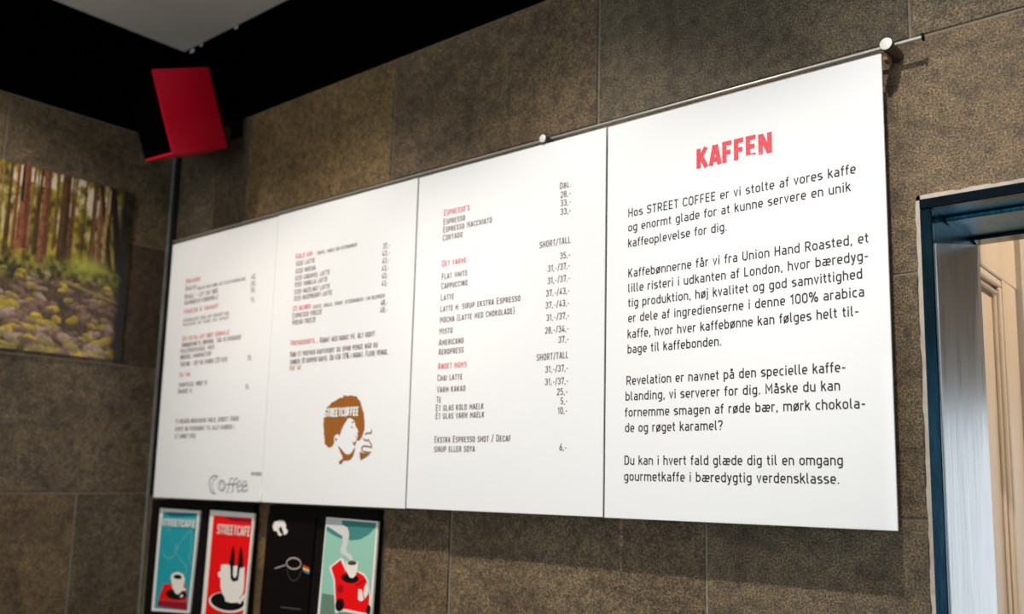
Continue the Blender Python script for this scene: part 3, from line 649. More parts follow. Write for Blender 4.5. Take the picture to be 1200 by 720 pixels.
bm = bmesh.new()                 # main wall with the doorway left open
g = 0.0022                       # tiles stand this far proud of the grout bed
add_box(bm, XL - 0.15, DX0, g, 0.245, FZ + Z0, ZC + Z0)
add_box(bm, DX0, DX1, g, 0.245, DZ + Z0, ZC + Z0)
add_box(bm, DX1, 4.35, g, 0.245, FZ + Z0, ZC + Z0)
wall_back = structure(build('wall_back', bm, GROUT))
bm = bmesh.new(); add_box(bm, XL - 0.15, XL - g, -4.5, 0.245, 0, ZC + Z0)
wall_left = structure(build('wall_left', bm, GROUT))

rnd = random.Random(11)
def tile(parent, plane, a0, a1, z0, z1, proud, tone=None, notch=None):
    """one stone tile; plane 'y' lies on the main wall, 'x' on the left wall"""
    j = 0.0022
    bm = bmesh.new()
    a0 += j; a1 -= j; z0 += j; z1 -= j
    if notch:       # a tile cut round the top corner of the doorway
        nx0, nx1, nz = notch
        top = max(z0, nz)
        add_box(bm, a0, a1, -proud, g + 0.001, top + Z0, z1 + Z0)
        if z0 < nz:
            if a0 < nx0: add_box(bm, a0, min(a1, nx0 - j), -proud, g + 0.001, z0 + Z0, nz + Z0)
            if a1 > nx1: add_box(bm, max(a0, nx1 + j), a1, -proud, g + 0.001, z0 + Z0, nz + Z0)
    elif plane == 'y':
        add_box(bm, a0, a1, -proud, g + 0.001, z0 + Z0, z1 + Z0, 0.0016)
    else:
        add_box(bm, XL - g - 0.001, XL + proud, a0, a1, z0 + Z0, z1 + Z0, 0.0016)
    o = build('tile', bm, STONE, parent)
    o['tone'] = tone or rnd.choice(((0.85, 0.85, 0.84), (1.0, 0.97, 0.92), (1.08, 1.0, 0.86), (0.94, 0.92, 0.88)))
    return o

TONES = {(0, 0): (0.62, 0.62, 0.60), (0, 1): (1.20, 1.03, 0.66), (0, 2): (0.98, 0.88, 0.74), (0, 3): (0.86, 0.88, 0.86), (0, 4): (1.05, 1.03, 0.96), (1, 4): (1.15, 1.05, 0.90),
         (3, 0): (1.0, 0.85, 0.6), (3, 1): (1.12, 0.90, 0.62), (3, 2): (0.95, 0.84, 0.72), (3, 3): (1.0, 0.93, 0.84)}
rows = [(ZB, 0.0345), (0.0345, -0.3285), (-0.3285, -0.6875), (-0.6875, -1.047), (-1.047, -1.407), (-1.407, -1.767), (-1.767, -2.13)]
offs = [0.2695, 0.0, -0.02, 0.498, 0.2, 0.43, 0.1]
for ri, ((z1, z0), o) in enumerate(zip(rows, offs)):
    x = o - 0.5865 * 2; ci = -1
    while x < 4.3:
        a0, a1 = max(x, XL), min(x + 0.5865, 4.3)
        x += 0.5865
        if a1 - a0 < 0.02: continue
        ci += 1
        pr = rnd.choice((-0.001, 0.0, 0.0005, 0.0015))
        if abs(a1 - 1.0845) < 0.01 and abs(z1 + 0.6875) < 0.01: pr = 0.003
        if z1 > DZ + 0.02 and a0 < DX1 and a1 > DX0 and z0 < DZ + 0.3:
            tile(wall_back, 'y', a0, a1, z0, z1, pr, TONES.get((ri, ci)), (DX0, DX1, DZ) if z0 < DZ else None)
            continue
        for b0, b1, lo in ((a0, min(a1, DX0), z0), (max(a0, DX0), min(a1, DX1), max(z0, DZ)), (max(a0, DX1), a1, z0)):
            if b1 - b0 > 0.01 and z1 - lo > 0.01: tile(wall_back, 'y', b0, b1, lo, z1, pr, TONES.get((ri, ci)))
rowsL = [(ZB, 0.010), (0.010, -0.342), (-0.342, -0.694), (-0.694, -1.046), (-1.046, -1.40), (-1.40, -1.76), (-1.76, -2.12)]
offL = [-0.463, -0.140, -0.50, -0.2015, -0.4, -0.1, -0.3]
for (z1, z0), o in zip(rowsL, offL):
    y = o
    while y + 0.5865 < 0: y += 0.5865
    edges = []
    yy = 0.0
    e = y
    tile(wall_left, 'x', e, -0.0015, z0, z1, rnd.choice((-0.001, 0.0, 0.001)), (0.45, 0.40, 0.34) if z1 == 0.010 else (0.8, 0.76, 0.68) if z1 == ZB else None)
    while e > -4.2:
        tile(wall_left, 'x', max(e - 0.5865, -4.45), e, z0, z1, rnd.choice((-0.001, 0.0, 0.001)))
        e -= 0.5865

# black painted band above the stone, on both walls
bm = bmesh.new(); add_box(bm, XL, 4.3, -0.002, g, ZB + 0.001 + Z0, ZC + Z0)
structure(build('trim_1', bm, BLACK))
bm = bmesh.new(); add_box(bm, XL - g, XL + 0.002, -4.45, -0.002, ZB + 0.001 + Z0, ZC + Z0)
structure(build('trim_2', bm, BLACK))
# paint chips where the black band meets the ceiling
chips = []
rr = random.Random(3)
for cx, cz, cw in ((-0.060, ZC - 0.010, 0.016), (-0.012, ZC - 0.006, 0.010), (0.170, ZC - 0.006, 0.012)):
    bm = bmesh.new()
    vs = [bm.verts.new(W(cx + cw * math.cos(t * 0.785) * rr.uniform(.6, 1.1), -0.0024, cz + cw * 0.5 * math.sin(t * 0.785) * rr.uniform(.6, 1.1))) for t in range(8)]
    bm.faces.new(vs)
    build('paint_chip', bm, mat('bare_plaster', (0.62, 0.64, 0.62), 0.8), bpy.data.objects['trim_1'])
# grey filler bead down the corner of the stone
bm = bmesh.new()
cyl(bm, W(XL + 0.0035, -0.0045, -2.2), W(XL + 0.0035, -0.0045, ZB - 0.002), 0.0060, 14)
structure(smooth(build('trim_3', bm, noisy('grey_filler', (0.085, 0.082, 0.070), (0.145, 0.140, 0.118), 25, 0.85))))

def slab(name, x0, x1, y0, y1, z0, z1, m):
    return structure(box(name, x0, x1, y0, y1, z0, z1, m))
slab('floor', XL - 0.15, 5.2, -4.7, 3.0, -0.1, 0.0, FLOOR)
slab('ceiling', XL - 0.15, 5.2, -4.7, 3.0, ZC + Z0, ZC + Z0 + 0.1, CEIL)
slab('wall_right', 5.0, 5.2, -4.7, 3.0, 0, ZC + Z0, PLASTER)
# rear wall with the shop-front window opening
bm = bmesh.new()
add_box(bm, XL - 0.15, 1.9, -4.7, -4.5, 0, ZC + Z0)
add_box(bm, 1.9, 4.9, -4.7, -4.5, 0, 0.5)
add_box(bm, 1.9, 4.9, -4.7, -4.5, 2.6, ZC + Z0)
add_box(bm, 4.9, 5.0, -4.7, -4.5, 0, ZC + Z0)
structure(build('wall_rear', bm, PLASTER))
bm = bmesh.new()
for x in (1.9, 3.38, 4.86): add_box(bm, x, x + 0.05, -4.62, -4.56, 0.5, 2.6)
for z in (0.5, 2.55): add_box(bm, 1.9, 4.9, -4.62, -4.56, z, z + 0.05)
structure(build('window_1', bm, FRAME))
# passage behind the doorway
slab('wall_passage', 1.2, 5.0, 2.8, 3.0, 0, ZC + Z0, BEIGE)
slab('wall_passage_left', 1.2, 1.3, 0.245, 2.8, 0, ZC + Z0, BEIGE)

bm = bmesh.new()
for x in (2.20, 3.45): add_box(bm, x, x + 0.05, 2.70, 2.80, 0, 2.0)
add_box(bm, 2.20, 3.50, 2.70, 2.80, 1.95, 2.0)
structure(build('window_2', bm, PLASTER))

# ------------------------------------------------------------------ the doorway
GLOSSBLUE = noisy('teal_reflection_tint', (0.008, 0.060, 0.10), (0.04, 0.22, 0.32), 60, 0.3, 0.4, (3, 3, 0.2), metal=0.9)  # bluish reflection on the steel jamb, painted into the colour as teal
HEADER = noisy('frame_metal_shaded', (0.001, 0.005, 0.009), (0.002, 0.010, 0.017), 60, 0.3, 0.2, metal=0.85)  # door frame metal darkened; dark ceiling reflection painted into its colour
fr = bpy.data.objects.new('door_1', None); COL.objects.link(fr); fr.location = (2.04, 0, 0); fr['kind'] = 'structure'
FX0, FX1, FZT, FZI = 2.0335, 2.0505, -0.2205, -0.2360
RX0, RX1 = 2.909, 2.926
box('door_frame', FX0, FX1, -0.004, 0.012, 0, FZI + Z0, FRAME, fr, 0.0012)
box('door_frame', FX0, RX1, -0.0045, 0.012, FZI + Z0, FZT + Z0, HEADER, fr, 0.0012)
box('door_frame', RX0, RX1, -0.004, 0.012, 0, FZI + Z0, FRAME, fr, 0.0012)
box('jamb_lining', FX0 + 0.001, FX1 - 0.0005, 0.012, 0.245, 0, FZI + Z0 + 0.002, GLOSSBLUE, fr)
box('jamb_lining', RX0 + 0.0005, RX1 - 0.001, 0.012, 0.245, 0, FZI + Z0 + 0.002, FRAME, fr)
box('header_lining', FX1 - 0.0005, RX0 + 0.0005, 0.012, 0.245, FZI + 0.0015 + Z0, FZT + Z0 - 0.001, GLOSSBLUE, fr)
# the sliding-gear lip under the header: two long steps
box('header_rail', FX1, RX0, 0.060, 0.092, FZI - 0.006 + Z0, FZI + 0.0015 + Z0, GLOSSBLUE, fr, 0.002)
box('header_rail', FX1, RX0, 0.205, 0.245, FZI - 0.004 + Z0, FZI + 0.0015 + Z0, FRAME, fr, 0.002)
# brushed steel of the left jamb; slanted top edge draws where its blue reflection starts
bm = bmesh.new()
prof = [(0.006, 0), (0.252, 0), (0.252, -0.2375 + Z0), (0.006, -0.2875 + Z0)]
va = [bm.verts.new((FX1 - 0.0004, y, z)) for y, z in prof]
vb = [bm.verts.new((FX1 + 0.0016, y, z)) for y, z in prof]
bm.faces.new(va); bm.faces.new(vb[::-1])
for i in range(4): bm.faces.new((va[i], vb[i], vb[(i + 1) % 4], va[(i + 1) % 4]))
bmesh.ops.recalc_face_normals(bm, faces=bm.faces)
build('steel_sheet', bm, STEEL, fr)
# uneven white caulk between stone and frame
def caulk(path_fn, n, name):
    bm = bmesh.new(); rr = random.Random(5); prev = None
    for i in range(n + 1):
        a, b = path_fn(i / n)
        wv = 0.0056 + rr.uniform(-0.0012, 0.0014)
        a2 = (a[0] + b[0] * wv, -0.0028, a[1] + b[1] * wv); a1 = (a[0] - b[0] * 0.001, -0.0028, a[1] - b[1] * 0.001)
        q = [bm.verts.new(W(*a1)), bm.verts.new(W(*a2)), bm.verts.new(W(a2[0] + b[0] * .001, 0.010, a2[2] + b[1] * .001)), bm.verts.new(W(a1[0], 0.010, a1[2]))]
        if prev:
            for k in range(3): bm.faces.new((prev[k], prev[k + 1], q[k + 1], q[k]))
        prev = q
    bmesh.ops.recalc_face_normals(bm, faces=bm.faces)
    return build(name, bm, CAULK, fr)
caulk(lambda t: ((FX0, FZ + (FZT - FZ + 0.0062) * t), (-1, 0)), 160, 'caulk_bead')
caulk(lambda t: ((FX0 - 0.005 + (RX1 - FX0) * t, FZT), (0, 1)), 90, 'caulk_bead')

# cream panelled door, opened back into the passage (its face is the plane x = 2.055)
leaf = bpy.data.objects.new('door_2', None); COL.objects.link(leaf); leaf.location = (2.04, 0.25, 0); leaf['kind'] = 'structure'
LX, LY0, LY1, LT = 2.055, 0.253, 1.05, -0.12
P1 = (0.35, -0.295)
bm = bmesh.new()
add_box(bm, LX - 0.04, LX - 0.013, LY0, LY1, 0.01, LT + Z0)
build('door_core', bm, CREAM, leaf)
bm = bmesh.new()
ST = 0.105     # far stile of the first narrow panel
add_box(bm, LX - 0.014, LX, LY0, LY1, -0.272 + Z0, LT + Z0, 0.002)     # top rail
add_box(bm, LX - 0.014, LX, LY0, LY1, 0.01, 0.25, 0.002)                # bottom rail
build('rail', bm, CREAM, leaf)
box('stile', LX - 0.014, LX, 0.395, 0.488, 0.25, -0.272 + Z0, CREAM, leaf, 0.002)
box('stile', LX - 0.014, LX, LY1 - 0.1, LY1, 0.25, -0.272 + Z0, CREAM, leaf, 0.002)
# mouldings: sloped beads round the recessed panel
for (ya, yb, za, zb2) in ((LY0, 0.395, -0.286, -0.272), (LY0, 0.372, -0.302, -0.296)):
    box('moulding', LX - 0.012, LX - 0.003, ya, yb, za + Z0, zb2 + Z0, CREAM, leaf, 0.004, segs=3)
box('moulding', LX - 0.012, LX - 0.003, 0.383, 0.396, 0.25, -0.286 + Z0, CREAM, leaf, 0.004, segs=3)
box('moulding', LX - 0.012, LX - 0.006, 0.362, 0.368, 0.25, -0.302 + Z0, CREAM, leaf, 0.003, segs=2)
# second leaf standing a little in front of the first, further back
leaf3 = bpy.data.objects.new('door_3', None); COL.objects.link(leaf3); leaf3.location = (2.08, 0.5, 0); leaf3['kind'] = 'structure'
box('door_leaf', 2.030, 2.068, 0.497, 1.25, 0.01, -0.13 + Z0, BEIGE, leaf3, 0.003)
# fastened hook on that leaf
tube('door_hook', [(2.066, 0.515, -0.425 + Z0), (2.085, 0.50, -0.432 + Z0), (2.10, 0.53, -0.43 + Z0)], 0.0022, mat('old_brass', (0.35, 0.22, 0.10), 0.4, 0.8), leaf3)

# ------------------------------------------------------------------ rod and stand-offs
rail = thing('picture_rail', 'slim satin metal rod on round stand-offs above the white menu boards', 'rail', W(2.0, -0.02, 0.016))
bm = bmesh.new(); cyl(bm, W(-0.03, -0.030, 0.0175), W(2.056, -0.030, 0.0175), 0.0032, 12)
smooth(build('rod', bm, CHROME, rail))
bm = bmesh.new(); cyl(bm, W(2.0555, -0.030, 0.0175), W(2.0575, -0.030, 0.0175), 0.0060, 14)
smooth(build('rod_cap', bm, RUBBER, rail))
bm = bmesh.new(); add_box(bm, 0.0, 1.992, -0.0285, -0.0245, -0.006 + Z0, 0.0125 + Z0, 0.0008)
build('hanging_strip', bm, mat('grey_strip', (0.30, 0.26, 0.22), 0.35, 0.6), rail)
for x in (2.0095, 1.3505):
    bm = bmesh.new(); cyl(bm, W(x, -0.0015, 0.0112), W(x, -0.0535, 0.0112), 0.0095 if x > 2 else 0.0080, 32, bevel=0.0009)
    smooth(build('standoff', bm, mat('knob_side', (0.13, 0.12, 0.11), 0.35, 0.8), rail), 30)
    bm = bmesh.new(); cyl(bm, W(x, -0.0530, 0.0112), W(x, -0.0546, 0.0112), 0.0091 if x > 2 else 0.0076, 32, bevel=0.0004)
    smooth(build('standoff_cap', bm, mat('brushed_cap', (0.80, 0.76, 0.70), 0.4, 0.25), rail), 30)
# clear clip at the outer corner of the last board
box('clip', 2.0015, 2.0085, -0.046, -0.028, -0.0105 + Z0, 0.001 + Z0, mat('brown_clip', (0.22, 0.12, 0.06), 0.3), rail, 0.001)

# ------------------------------------------------------------------ menu boards
BOARDS = [
 (0.0015, 0.4962, 0.0005, -0.7030, 'leftmost white menu board in the wall corner, with a small coffee script at its foot'),
 (0.4985, 0.9995, 0.0020, -0.7030, 'second white menu board from the corner, with the brown curly-haired head logo'),
 (1.0030, 1.4965, 0.0015, -0.7020, 'third white menu board from the corner, listing espresso drinks under red headings'),
 (1.5010, 2.0005, 0.0005, -0.7027, 'rightmost white board with long black Danish text under the red word KAFFEN'),
]
TH = 0.0045
board = []
for i, (x0, x1, z1, z0, lab) in enumerate(BOARDS):
    yb = -0.0440 - (0.0008 if i in (1, 3) else 0.0)
    t = thing('menu_board', lab, 'menu board', W((x0 + x1) / 2, yb, z0), 'white menu boards in a row')
    box('panel', x0, x1, yb - TH, yb, z0 + Z0, z1 + Z0, PANEL, t, 0.0011, segs=2)
    board.append((t, yb - TH))

CAPS = {'T': 0.0156, 'M': 0.0132, 'R': 0.0132, 'S': 0.0098, 'P': 0.0124, 'G': 0.0125}
for st, txt, x0, x1, zb in LINES:
    i = int(st[1]) - 1; k = st[0]
    t, yf = board[i]; y = yf - 0.0003
    if k == 'H':
        lettering(txt, x0, x1, zb, y, 0.0350, 0.235, WORN, t, 'heading', track=0.12)
    elif k == 'T':
        lettering(txt, x0, x1, zb, y, CAPS['T'], 0.135, PRINT['ink_text'], t)
    else:
        m = PRINT['ink_red'] if k == 'R' else PRINT['ink_gold'] if k == 'G' else PRINT['ink_menu']
        nm = {'R': 'heading', 'P': 'price'}.get(k, 'menu_line')
        lettering(txt, x0, x1, zb, y, CAPS[k], 0.138, m, t, nm, small=0.84, track=0.16)

def art(key, parent, base_y, skip_first=False):
    y = base_y
    for n, (kind, name, mk, wd, pts) in enumerate(ART[key]):
        y -= 0.00012
        sc = {'logo': 1 / 3900, 'script': 1 / 1750}.get(key, 1 / 1900)
        if kind == 'p': poly(name, pts, y, PRINT[mk], parent)
        elif kind == 't': lettering(wd[1], pts[0][0], pts[1][0], (pts[0][1] + pts[1][1]) / 2, y, wd[0], 0.25, mat('logo_white', (0.80, 0.79, 0.77), 0.4), parent, name, track=0.16)
        else: stroke(name, pts, wd * sc, y, PRINT[mk], parent)
art('logo', board[1][0], board[1][1] - 0.0002)
art('script', board[0][0], board[0][1] - 0.0003)
# little clear clip holding the first two boards together at the foot
c = thing('corner_clip', 'tiny clear plastic clip at the foot of the seam between the two left boards', 'clip', W(0.4975, -0.05, -0.69))
box('clip_body', 0.4935, 0.5015, -0.0535, -0.0497, -0.7005 + Z0, -0.6760 + Z0, mat('clear_plastic', (0.85, 0.84, 0.82), 0.12, coat=0.6), c, 0.0012)

# ------------------------------------------------------------------ black hanging panels and the coffee cards on them
XA, XB, XC = 0.4266, 0.4923, 0.8854
for x0, x1, lab in ((-0.055, XA, 'black backing panel behind the teal and the red coffee cards'), (XB, XC, 'black backing panel behind the black and the mint green coffee cards')):
    t = thing('backing_panel', lab, 'panel', W((x0 + x1) / 2, 0, -1.08), 'black panels below the menu boards')
    box('panel', x0, x1, -0.0200, -0.0035, -1.08 + Z0, -0.709 + Z0, BACKING, t, 0.001)
    for xx in (x0 + 0.05, x1 - 0.07):
        box('batten', xx, xx + 0.02, -0.0036, 0.0012, -1.07 + Z0, -0.715 + Z0, BACKING, t)
CARDS = [
 ('card1', 'teal coffee card with a white cup on a red tray, leftmost under the boards'),
 ('card2', 'red coffee card with a large white cup and two black prongs'),
 ('card3', 'black coffee card with a pale cup outline and a small white head emblem'),
 ('card4', 'mint green coffee card with a white cup in a red van'),
]
for key, lab in CARDS:
    cs = ART[key][0][4]
    cx = sum(p[0] for p in cs) / 4
    zmin = min(p[1] for p in cs)
    t = thing('poster_card', lab, 'poster', W(cx, -0.04, zmin), 'coffee cards under the menu boards')
    # the card sheet itself, 2 mm thick
    bm = bmesh.new()
    fa = [bm.verts.new(W(a, -0.0250, b)) for a, b in cs]; ba = [bm.verts.new(W(a, -0.0202, b)) for a, b in cs]
    bm.faces.new(fa); bm.faces.new(ba[::-1])
    for i in range(4): bm.faces.new((fa[i], ba[i], ba[(i + 1) % 4], fa[(i + 1) % 4]))
    bmesh.ops.recalc_face_normals(bm, faces=bm.faces)
    build('sheet', bm, PRINT[ART[key][0][2]], t)
    y = -0.0250
    for kind, name, mk, wd, pts in ART[key][1:]:
        y -= 0.00015
        if kind == 'p': poly(name, pts, y, PRINT[mk], t)
        elif kind == 't': lettering(wd[1], pts[0][0], pts[1][0], (pts[0][1] + pts[1][1]) / 2, y, wd[0], 0.25, PRINT[mk], t, name, track=0.14)
        else: stroke(name, pts, wd / 2600, y, PRINT[mk], t)

# ------------------------------------------------------------------ red loudspeaker tucked into the corner
Cc = Vector((2.43973, -1.37158, -0.64198))
SC = 0.80
Pq = Cc + SC * (Vector((-0.272, 0.076, 0.363)) - Cc)
a, b_, c_ = 1.545, 0.077, -0.381
Rz = Matrix.Rotation(a, 3, 'Z'); Rx = Matrix.Rotation(b_, 3, 'X'); Ry = Matrix.Rotation(c_, 3, 'Y')
MM = (Rz @ Rx @ Ry).to_4x4(); MM.translation = Vector(W(*Pq))
w_, h_, d_ = 0.197 * SC, 0.262 * SC, 0.18 * SC
sp = thing('loudspeaker', 'red lacquered loudspeaker with a black front, tilted in the corner under the ceiling', 'loudspeaker', MM.translation)
tk = 0.006
bm = bmesh.new()    # open shell: side seen (y=0), other side, top, bottom, back; the front (x=0) is open
add_box(bm, 0, w_, 0, tk, 0, h_, 0.0025, MM, 2)
add_box(bm, 0.03, w_, d_ - tk, d_, 0.002, h_ - 0.002, 0.0025, MM, 2)
add_box(bm, 0, w_, 0.001, d_ - 0.001, 0, tk, 0.002, MM, 2)
add_box(bm, 0.012, w_, 0.001, d_ - 0.001, h_ - tk, h_, 0.002, MM, 2)
add_box(bm, w_ - tk, w_, 0.001, d_ - 0.001, 0.001, h_ - 0.001, 0.002, MM, 2)
smooth(build('cabinet', bm, RED_GLOSS, sp), 40)
bm = bmesh.new(); add_box(bm, -0.001, 0.016, tk - 0.001, d_ + 0.001, tk - 0.001, h_ - 0.0005, 0.002, MM)  # black also covers far rim and top lip, standing in for their shade
build('grille', bm, GRILLE, sp)
bm = bmesh.new()
pb = MM @ Vector((w_ * 0.9, d_ * 0.5, h_ * 0.5))
cyl(bm, pb, (pb.x, -0.0015, pb.z), 0.011, 16)
add_box(bm, pb.x - 0.025, pb.x + 0.025, -0.006, -0.0008, pb.z - 0.035, pb.z + 0.035, 0.001)
build('bracket', bm, RUBBER, sp)
for k, xo in enumerate((0.022, 0.034)):
    cb = MM @ Vector((w_ * 0.85, d_ * 0.5, 0.002))
    tube('speaker_cable', [tuple(MM @ Vector((w_ * 0.8, d_ * 0.5, 0.004))), (XL + xo, -0.0072, Z0 + 0.315), (XL + xo, -0.0068, Z0 + 0.28), (XL + xo, -0.0068, Z0 - 0.70)], 0.0048, RUBBER, sp)

# ------------------------------------------------------------------ forest print on the left wall
def forest():
    import numpy as np
    rg = np.random.default_rng(7)
    NY, NZ = 400, 210
    yR, yL, zt, zb = -0.118, -1.10, 0.1515, -0.331
    # s: horizontal position as measured along the visible stretch, 0 at y=-0.47, 1 at the right edge
    Yc = yL + (yR - yL) * (np.arange(NY) + .5) / NY
    s = (Yc + 0.47) / 0.352
    Vv = (np.arange(NZ) + .5) / NZ            # 0 top .. 1 bottom
    SS, VV = np.meshgrid(s, Vv)
    def vnoise(fx, fy, seed):
        r = np.random.default_rng(seed)
        gx, gy = int(3.2 * fx) + 4, int(fy) + 4
        t = r.random((gy, gx))
        X = (SS + 1.9) * fx; Yv = VV * fy
        xi = X.astype(int) % (gx - 1); yi = Yv.astype(int) % (gy - 1); xf = X % 1; yf = Yv % 1
        xf = xf * xf * (3 - 2 * xf); yf = yf * yf * (3 - 2 * yf)
        return (t[yi, xi] * (1 - xf) + t[yi, xi + 1] * xf) * (1 - yf) + (t[yi + 1, xi] * (1 - xf) + t[yi + 1, xi + 1] * xf) * yf
    n1, n2, n3 = vnoise(14, 16, 1), vnoise(34, 34, 2), vnoise(60, 70, 3)
    img = np.zeros((NZ, NY, 3))
    lerp = lambda a, b, t: a + (b - a) * t[..., None]
    A = np.array
    # foliage between the trunks, pale sky gaps near the top
    f = lerp(A([.040, .034, .004]), A([.52, .42, .035]), np.clip(n1 * .7 + n2 * .8 - .28, 0, 1) ** 1.2)
    f = lerp(f, np.broadcast_to(A([.42, .30, .06]), f.shape), np.clip((VV - .25) * 2.2, 0, .55) * n2)
    gap = np.clip((n1 * .8 + n3 * .4 - .55) * 5, 0, 1) * np.clip(1.15 - VV * 2.6, 0, 1)
    f = lerp(f, np.broadcast_to(A([.62, .53, .40]), f.shape), gap)
    img[:] = f
    def trunk(s0, s1, wd, col, top=0.0, bot=.52):
        c = s0 + (s1 - s0) * VV / .5
        d = np.abs(SS - c) / (wd * (.82 + .5 * VV))
        m = np.clip((1.05 - d) * 5, 0, 1) * (VV < bot + .03 * (n1 - .5))
        shade = A(col) * (0.55 + .75 * n3[..., None]) * (1.15 - .55 * (SS - c > 0))[..., None]
        img[:] = lerp(img, shade, m)
    RB, DB, DK = (.20, .065, .028), (.075, .032, .012), (.014, .008, .005)
    for c in np.arange(-1.75, 1.0, .055):
        c += rg.uniform(-.02, .02)
        trunk(c, c + rg.uniform(-.012, .012), rg.uniform(.006, .026) * (.55 if c > 0 else 1), [RB, DB, (.26, .13, .05)][rg.integers(3)], bot=rg.uniform(.42, .56))
    for c, w, col, b in ((.03, .008, (.24, .14, .05), .48), (.085, .010, DB, .46), (.19, .034, RB, .46), (.165, .010, DK, .2), (.27, .008, DB, .4), (.335, .034, (.19, .07, .03), .53), (.475, .040, DB, .56),
                         (.525, .012, (.10, .04, .015), .62), (.41, .014, (.16, .08, .03), .42), (.62, .009, DB, .46), (.70, .012, (.15, .07, .03), .46), (.745, .020, (.22, .09, .06), .48)):
        trunk(c, c + .006, w, col, bot=b)
    trunk(.735, .86, .017, DK, bot=.5); trunk(.83, .925, .030, DK, bot=.56); trunk(.79, .80, .012, (.36, .24, .10), bot=.45)
    # undergrowth
    g = np.clip((VV - .46 + (n1 - .5) * .10) * 14, 0, 1)
    und = lerp(A([.020, .018, .005]), A([.30, .27, .05]), np.clip(n2 * 1.1 + n3 * .5 - .45, 0, 1))
    img[:] = lerp(img, und, g * (VV < .9))
    glow = np.exp(-((SS - .68) / .12) ** 2 - ((VV - .49) / .05) ** 2)
    img[:] = lerp(img, np.broadcast_to(A([.44, .44, .06]), img.shape), np.clip(glow, 0, 1) * .7)
    # stream bed of mossy stones
    N = 620
    px = rg.uniform(-1.85, 1.0, N); py = .56 + .46 * rg.random(N) ** .8
    rad = .014 + .043 * (py - .5) * 2 * rg.uniform(.5, 1.3, N)
    order = np.argsort(py)
    base = lerp(A([.035, .022, .012]), A([.13, .08, .045]), n3)
    g2 = np.clip((VV - .575 + (n1 - .5) * .07) * 16, 0, 1)
    img[:] = lerp(img, base, g2)
    for i in order:
        if py[i] < .57: continue
        a = rg.uniform(-.35, .45); dx = (SS - px[i]) ; dy = (VV - py[i]) * 1.37
        u = (dx * math.cos(a) + dy * math.sin(a)) / (rad[i] * 1.5); v = (-dx * math.sin(a) + dy * math.cos(a)) / (rad[i] * .85)
        d = np.sqrt(u * u + v * v) + (n1 - .5) * .5 + (n2 - .5) * .35
        m = np.clip((1 - d) * 6, 0, 1)
        k = rg.random()
        yl = .20 + .26 * (px[i] < .15)
        col = A([.46, .32, .035]) * rg.uniform(.7, 1.1) if k < yl else A([.26, .20, .06]) if k < yl + .2 else A([.17, .10, .075]) if k < .85 else A([.30, .21, .17])
        sh = col * np.clip(.95 - .60 * v, .12, 1.5)[..., None] * (.65 + .6 * n3[..., None])
        rim = np.clip((d - .78) * 4, 0, 1) * (d < 1.15)
        img[:] = lerp(img, sh, m)
        img[:] = img * (1 - .5 * (rim * (v > 0))[..., None] * (m > 0)[..., None])
    # fallen pole; near-black right edge paints dark wood and the unlit corner together
    pole = np.clip((.008 - np.abs(VV - (.60 + .18 * (SS - .55)))) * 300, 0, 1) * (SS > .55) * (SS < .96)
    img[:] = lerp(img, np.broadcast_to(A([.26, .20, .06]), img.shape), pole)
    dk = np.clip((SS - .85 - (VV > .5) * .03) * 14 + (n1 - .5) * .5, 0, 1)
    img[:] = lerp(img, np.broadcast_to(A([.006, .004, .003]), img.shape), dk * .96)
    img[:] = np.clip(img, 0, 1)
    me = bpy.data.meshes.new('print')
    ys = yL + (yR - yL) * np.arange(NY + 1) / NY; zs = zt + (zb - zt) * np.arange(NZ + 1) / NZ
    YY, ZZ = np.meshgrid(ys, zs)
    co = np.stack([np.full(YY.size, XL + 0.0062), YY.ravel(), ZZ.ravel() + Z0], 1)
    i = np.arange(NZ)[:, None] * (NY + 1) + np.arange(NY)[None, :]
    q = np.stack([i, i + NY + 1, i + NY + 2, i + 1], -1).reshape(-1, 4)
    me.vertices.add(len(co)); me.vertices.foreach_set('co', co.ravel())
    me.loops.add(q.size); me.loops.foreach_set('vertex_index', q.ravel().astype(np.int32))
    me.polygons.add(len(q)); me.polygons.foreach_set('loop_start', np.arange(0, q.size, 4, dtype=np.int32))
    me.update(calc_edges=True)
    at = me.color_attributes.new('tint', 'FLOAT_COLOR', 'CORNER')
    cc = np.ones((len(q), 4, 4)); cc[:, :, :3] = img.reshape(-1, 1, 3)
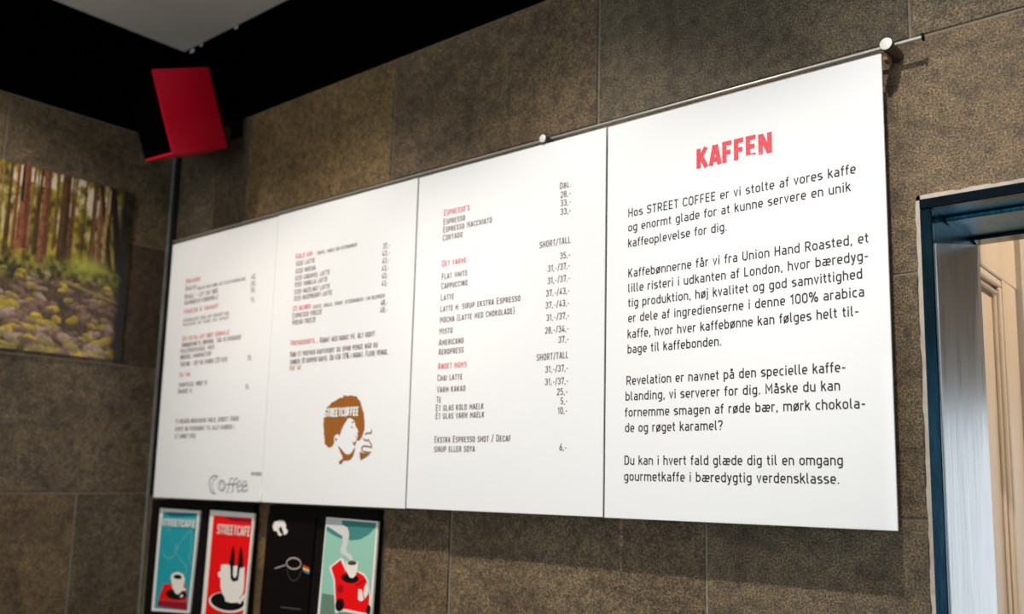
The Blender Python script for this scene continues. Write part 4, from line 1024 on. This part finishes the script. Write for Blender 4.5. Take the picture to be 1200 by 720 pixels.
    at.data.foreach_set('color', cc.ravel().astype(np.float32))
    m = mat('forest_print', rough=0.5)
    b = m.node_tree.nodes['Principled BSDF']
    a = nd(m, 'ShaderNodeAttribute', attribute_name='tint')
    lk(m, a.outputs['Color'], b.inputs['Base Color'])
    t = thing('forest_picture', 'wide unframed forest photograph with mossy stones on the left stone wall', 'picture', (XL + 0.003, -0.6, zb + Z0))
    box('mount_board', XL + 0.0012, XL + 0.0060, yL, yR, zb + Z0, zt + Z0, mat('dark_mount', (0.02, 0.015, 0.012), 0.6), t)
    link('print', me, m, t)
forest()

# ------------------------------------------------------------------ ceiling lamps
LN = ('rightmost', 'second from the right', 'second from the left', 'leftmost')
for (x, _, _), n in zip(SPOTS, LN):      # the beams themselves are set at the top
    t = thing('ceiling_spotlight', 'small white ceiling spotlight along the board wall, ' + n + ' of its row', 'lamp', (x, -0.73, ZC + Z0), 'spotlights along the board wall')
    bm = bmesh.new(); cyl(bm, (x, -0.73, ZC + Z0), (x, -0.73, ZC + Z0 - 0.014), 0.05, 24, 0.044)
    smooth(build('trim_ring', bm, mat('lamp_white', (0.7, 0.7, 0.68), 0.4), t))
GLOW = mat('lamp_lens', (0.9, 0.9, 0.9))
GLOW.node_tree.nodes['Principled BSDF'].inputs['Emission Color'].default_value = (1.0, 0.90, 0.78, 1)
GLOW.node_tree.nodes['Principled BSDF'].inputs['Emission Strength'].default_value = 260
for (x, y), n in zip(FAR_LAMPS, ('nearer', 'farther')):
    t = thing('ceiling_downlight', 'round lit ceiling downlight in the room behind, the ' + n + ' of two', 'lamp', (x, y, ZC + Z0), 'downlights in the room')
    bm = bmesh.new(); cyl(bm, (x, y, ZC + Z0), (x, y, ZC + Z0 - 0.010), 0.065, 28, 0.06)
    smooth(build('trim_ring', bm, MATS['lamp_white'], t))
    bm = bmesh.new(); cyl(bm, (x, y, ZC + Z0 - 0.009), (x, y, ZC + Z0 - 0.013), 0.045 if n == 'nearer' else 0.03, 28)
    build('lens', bm, GLOW, t)
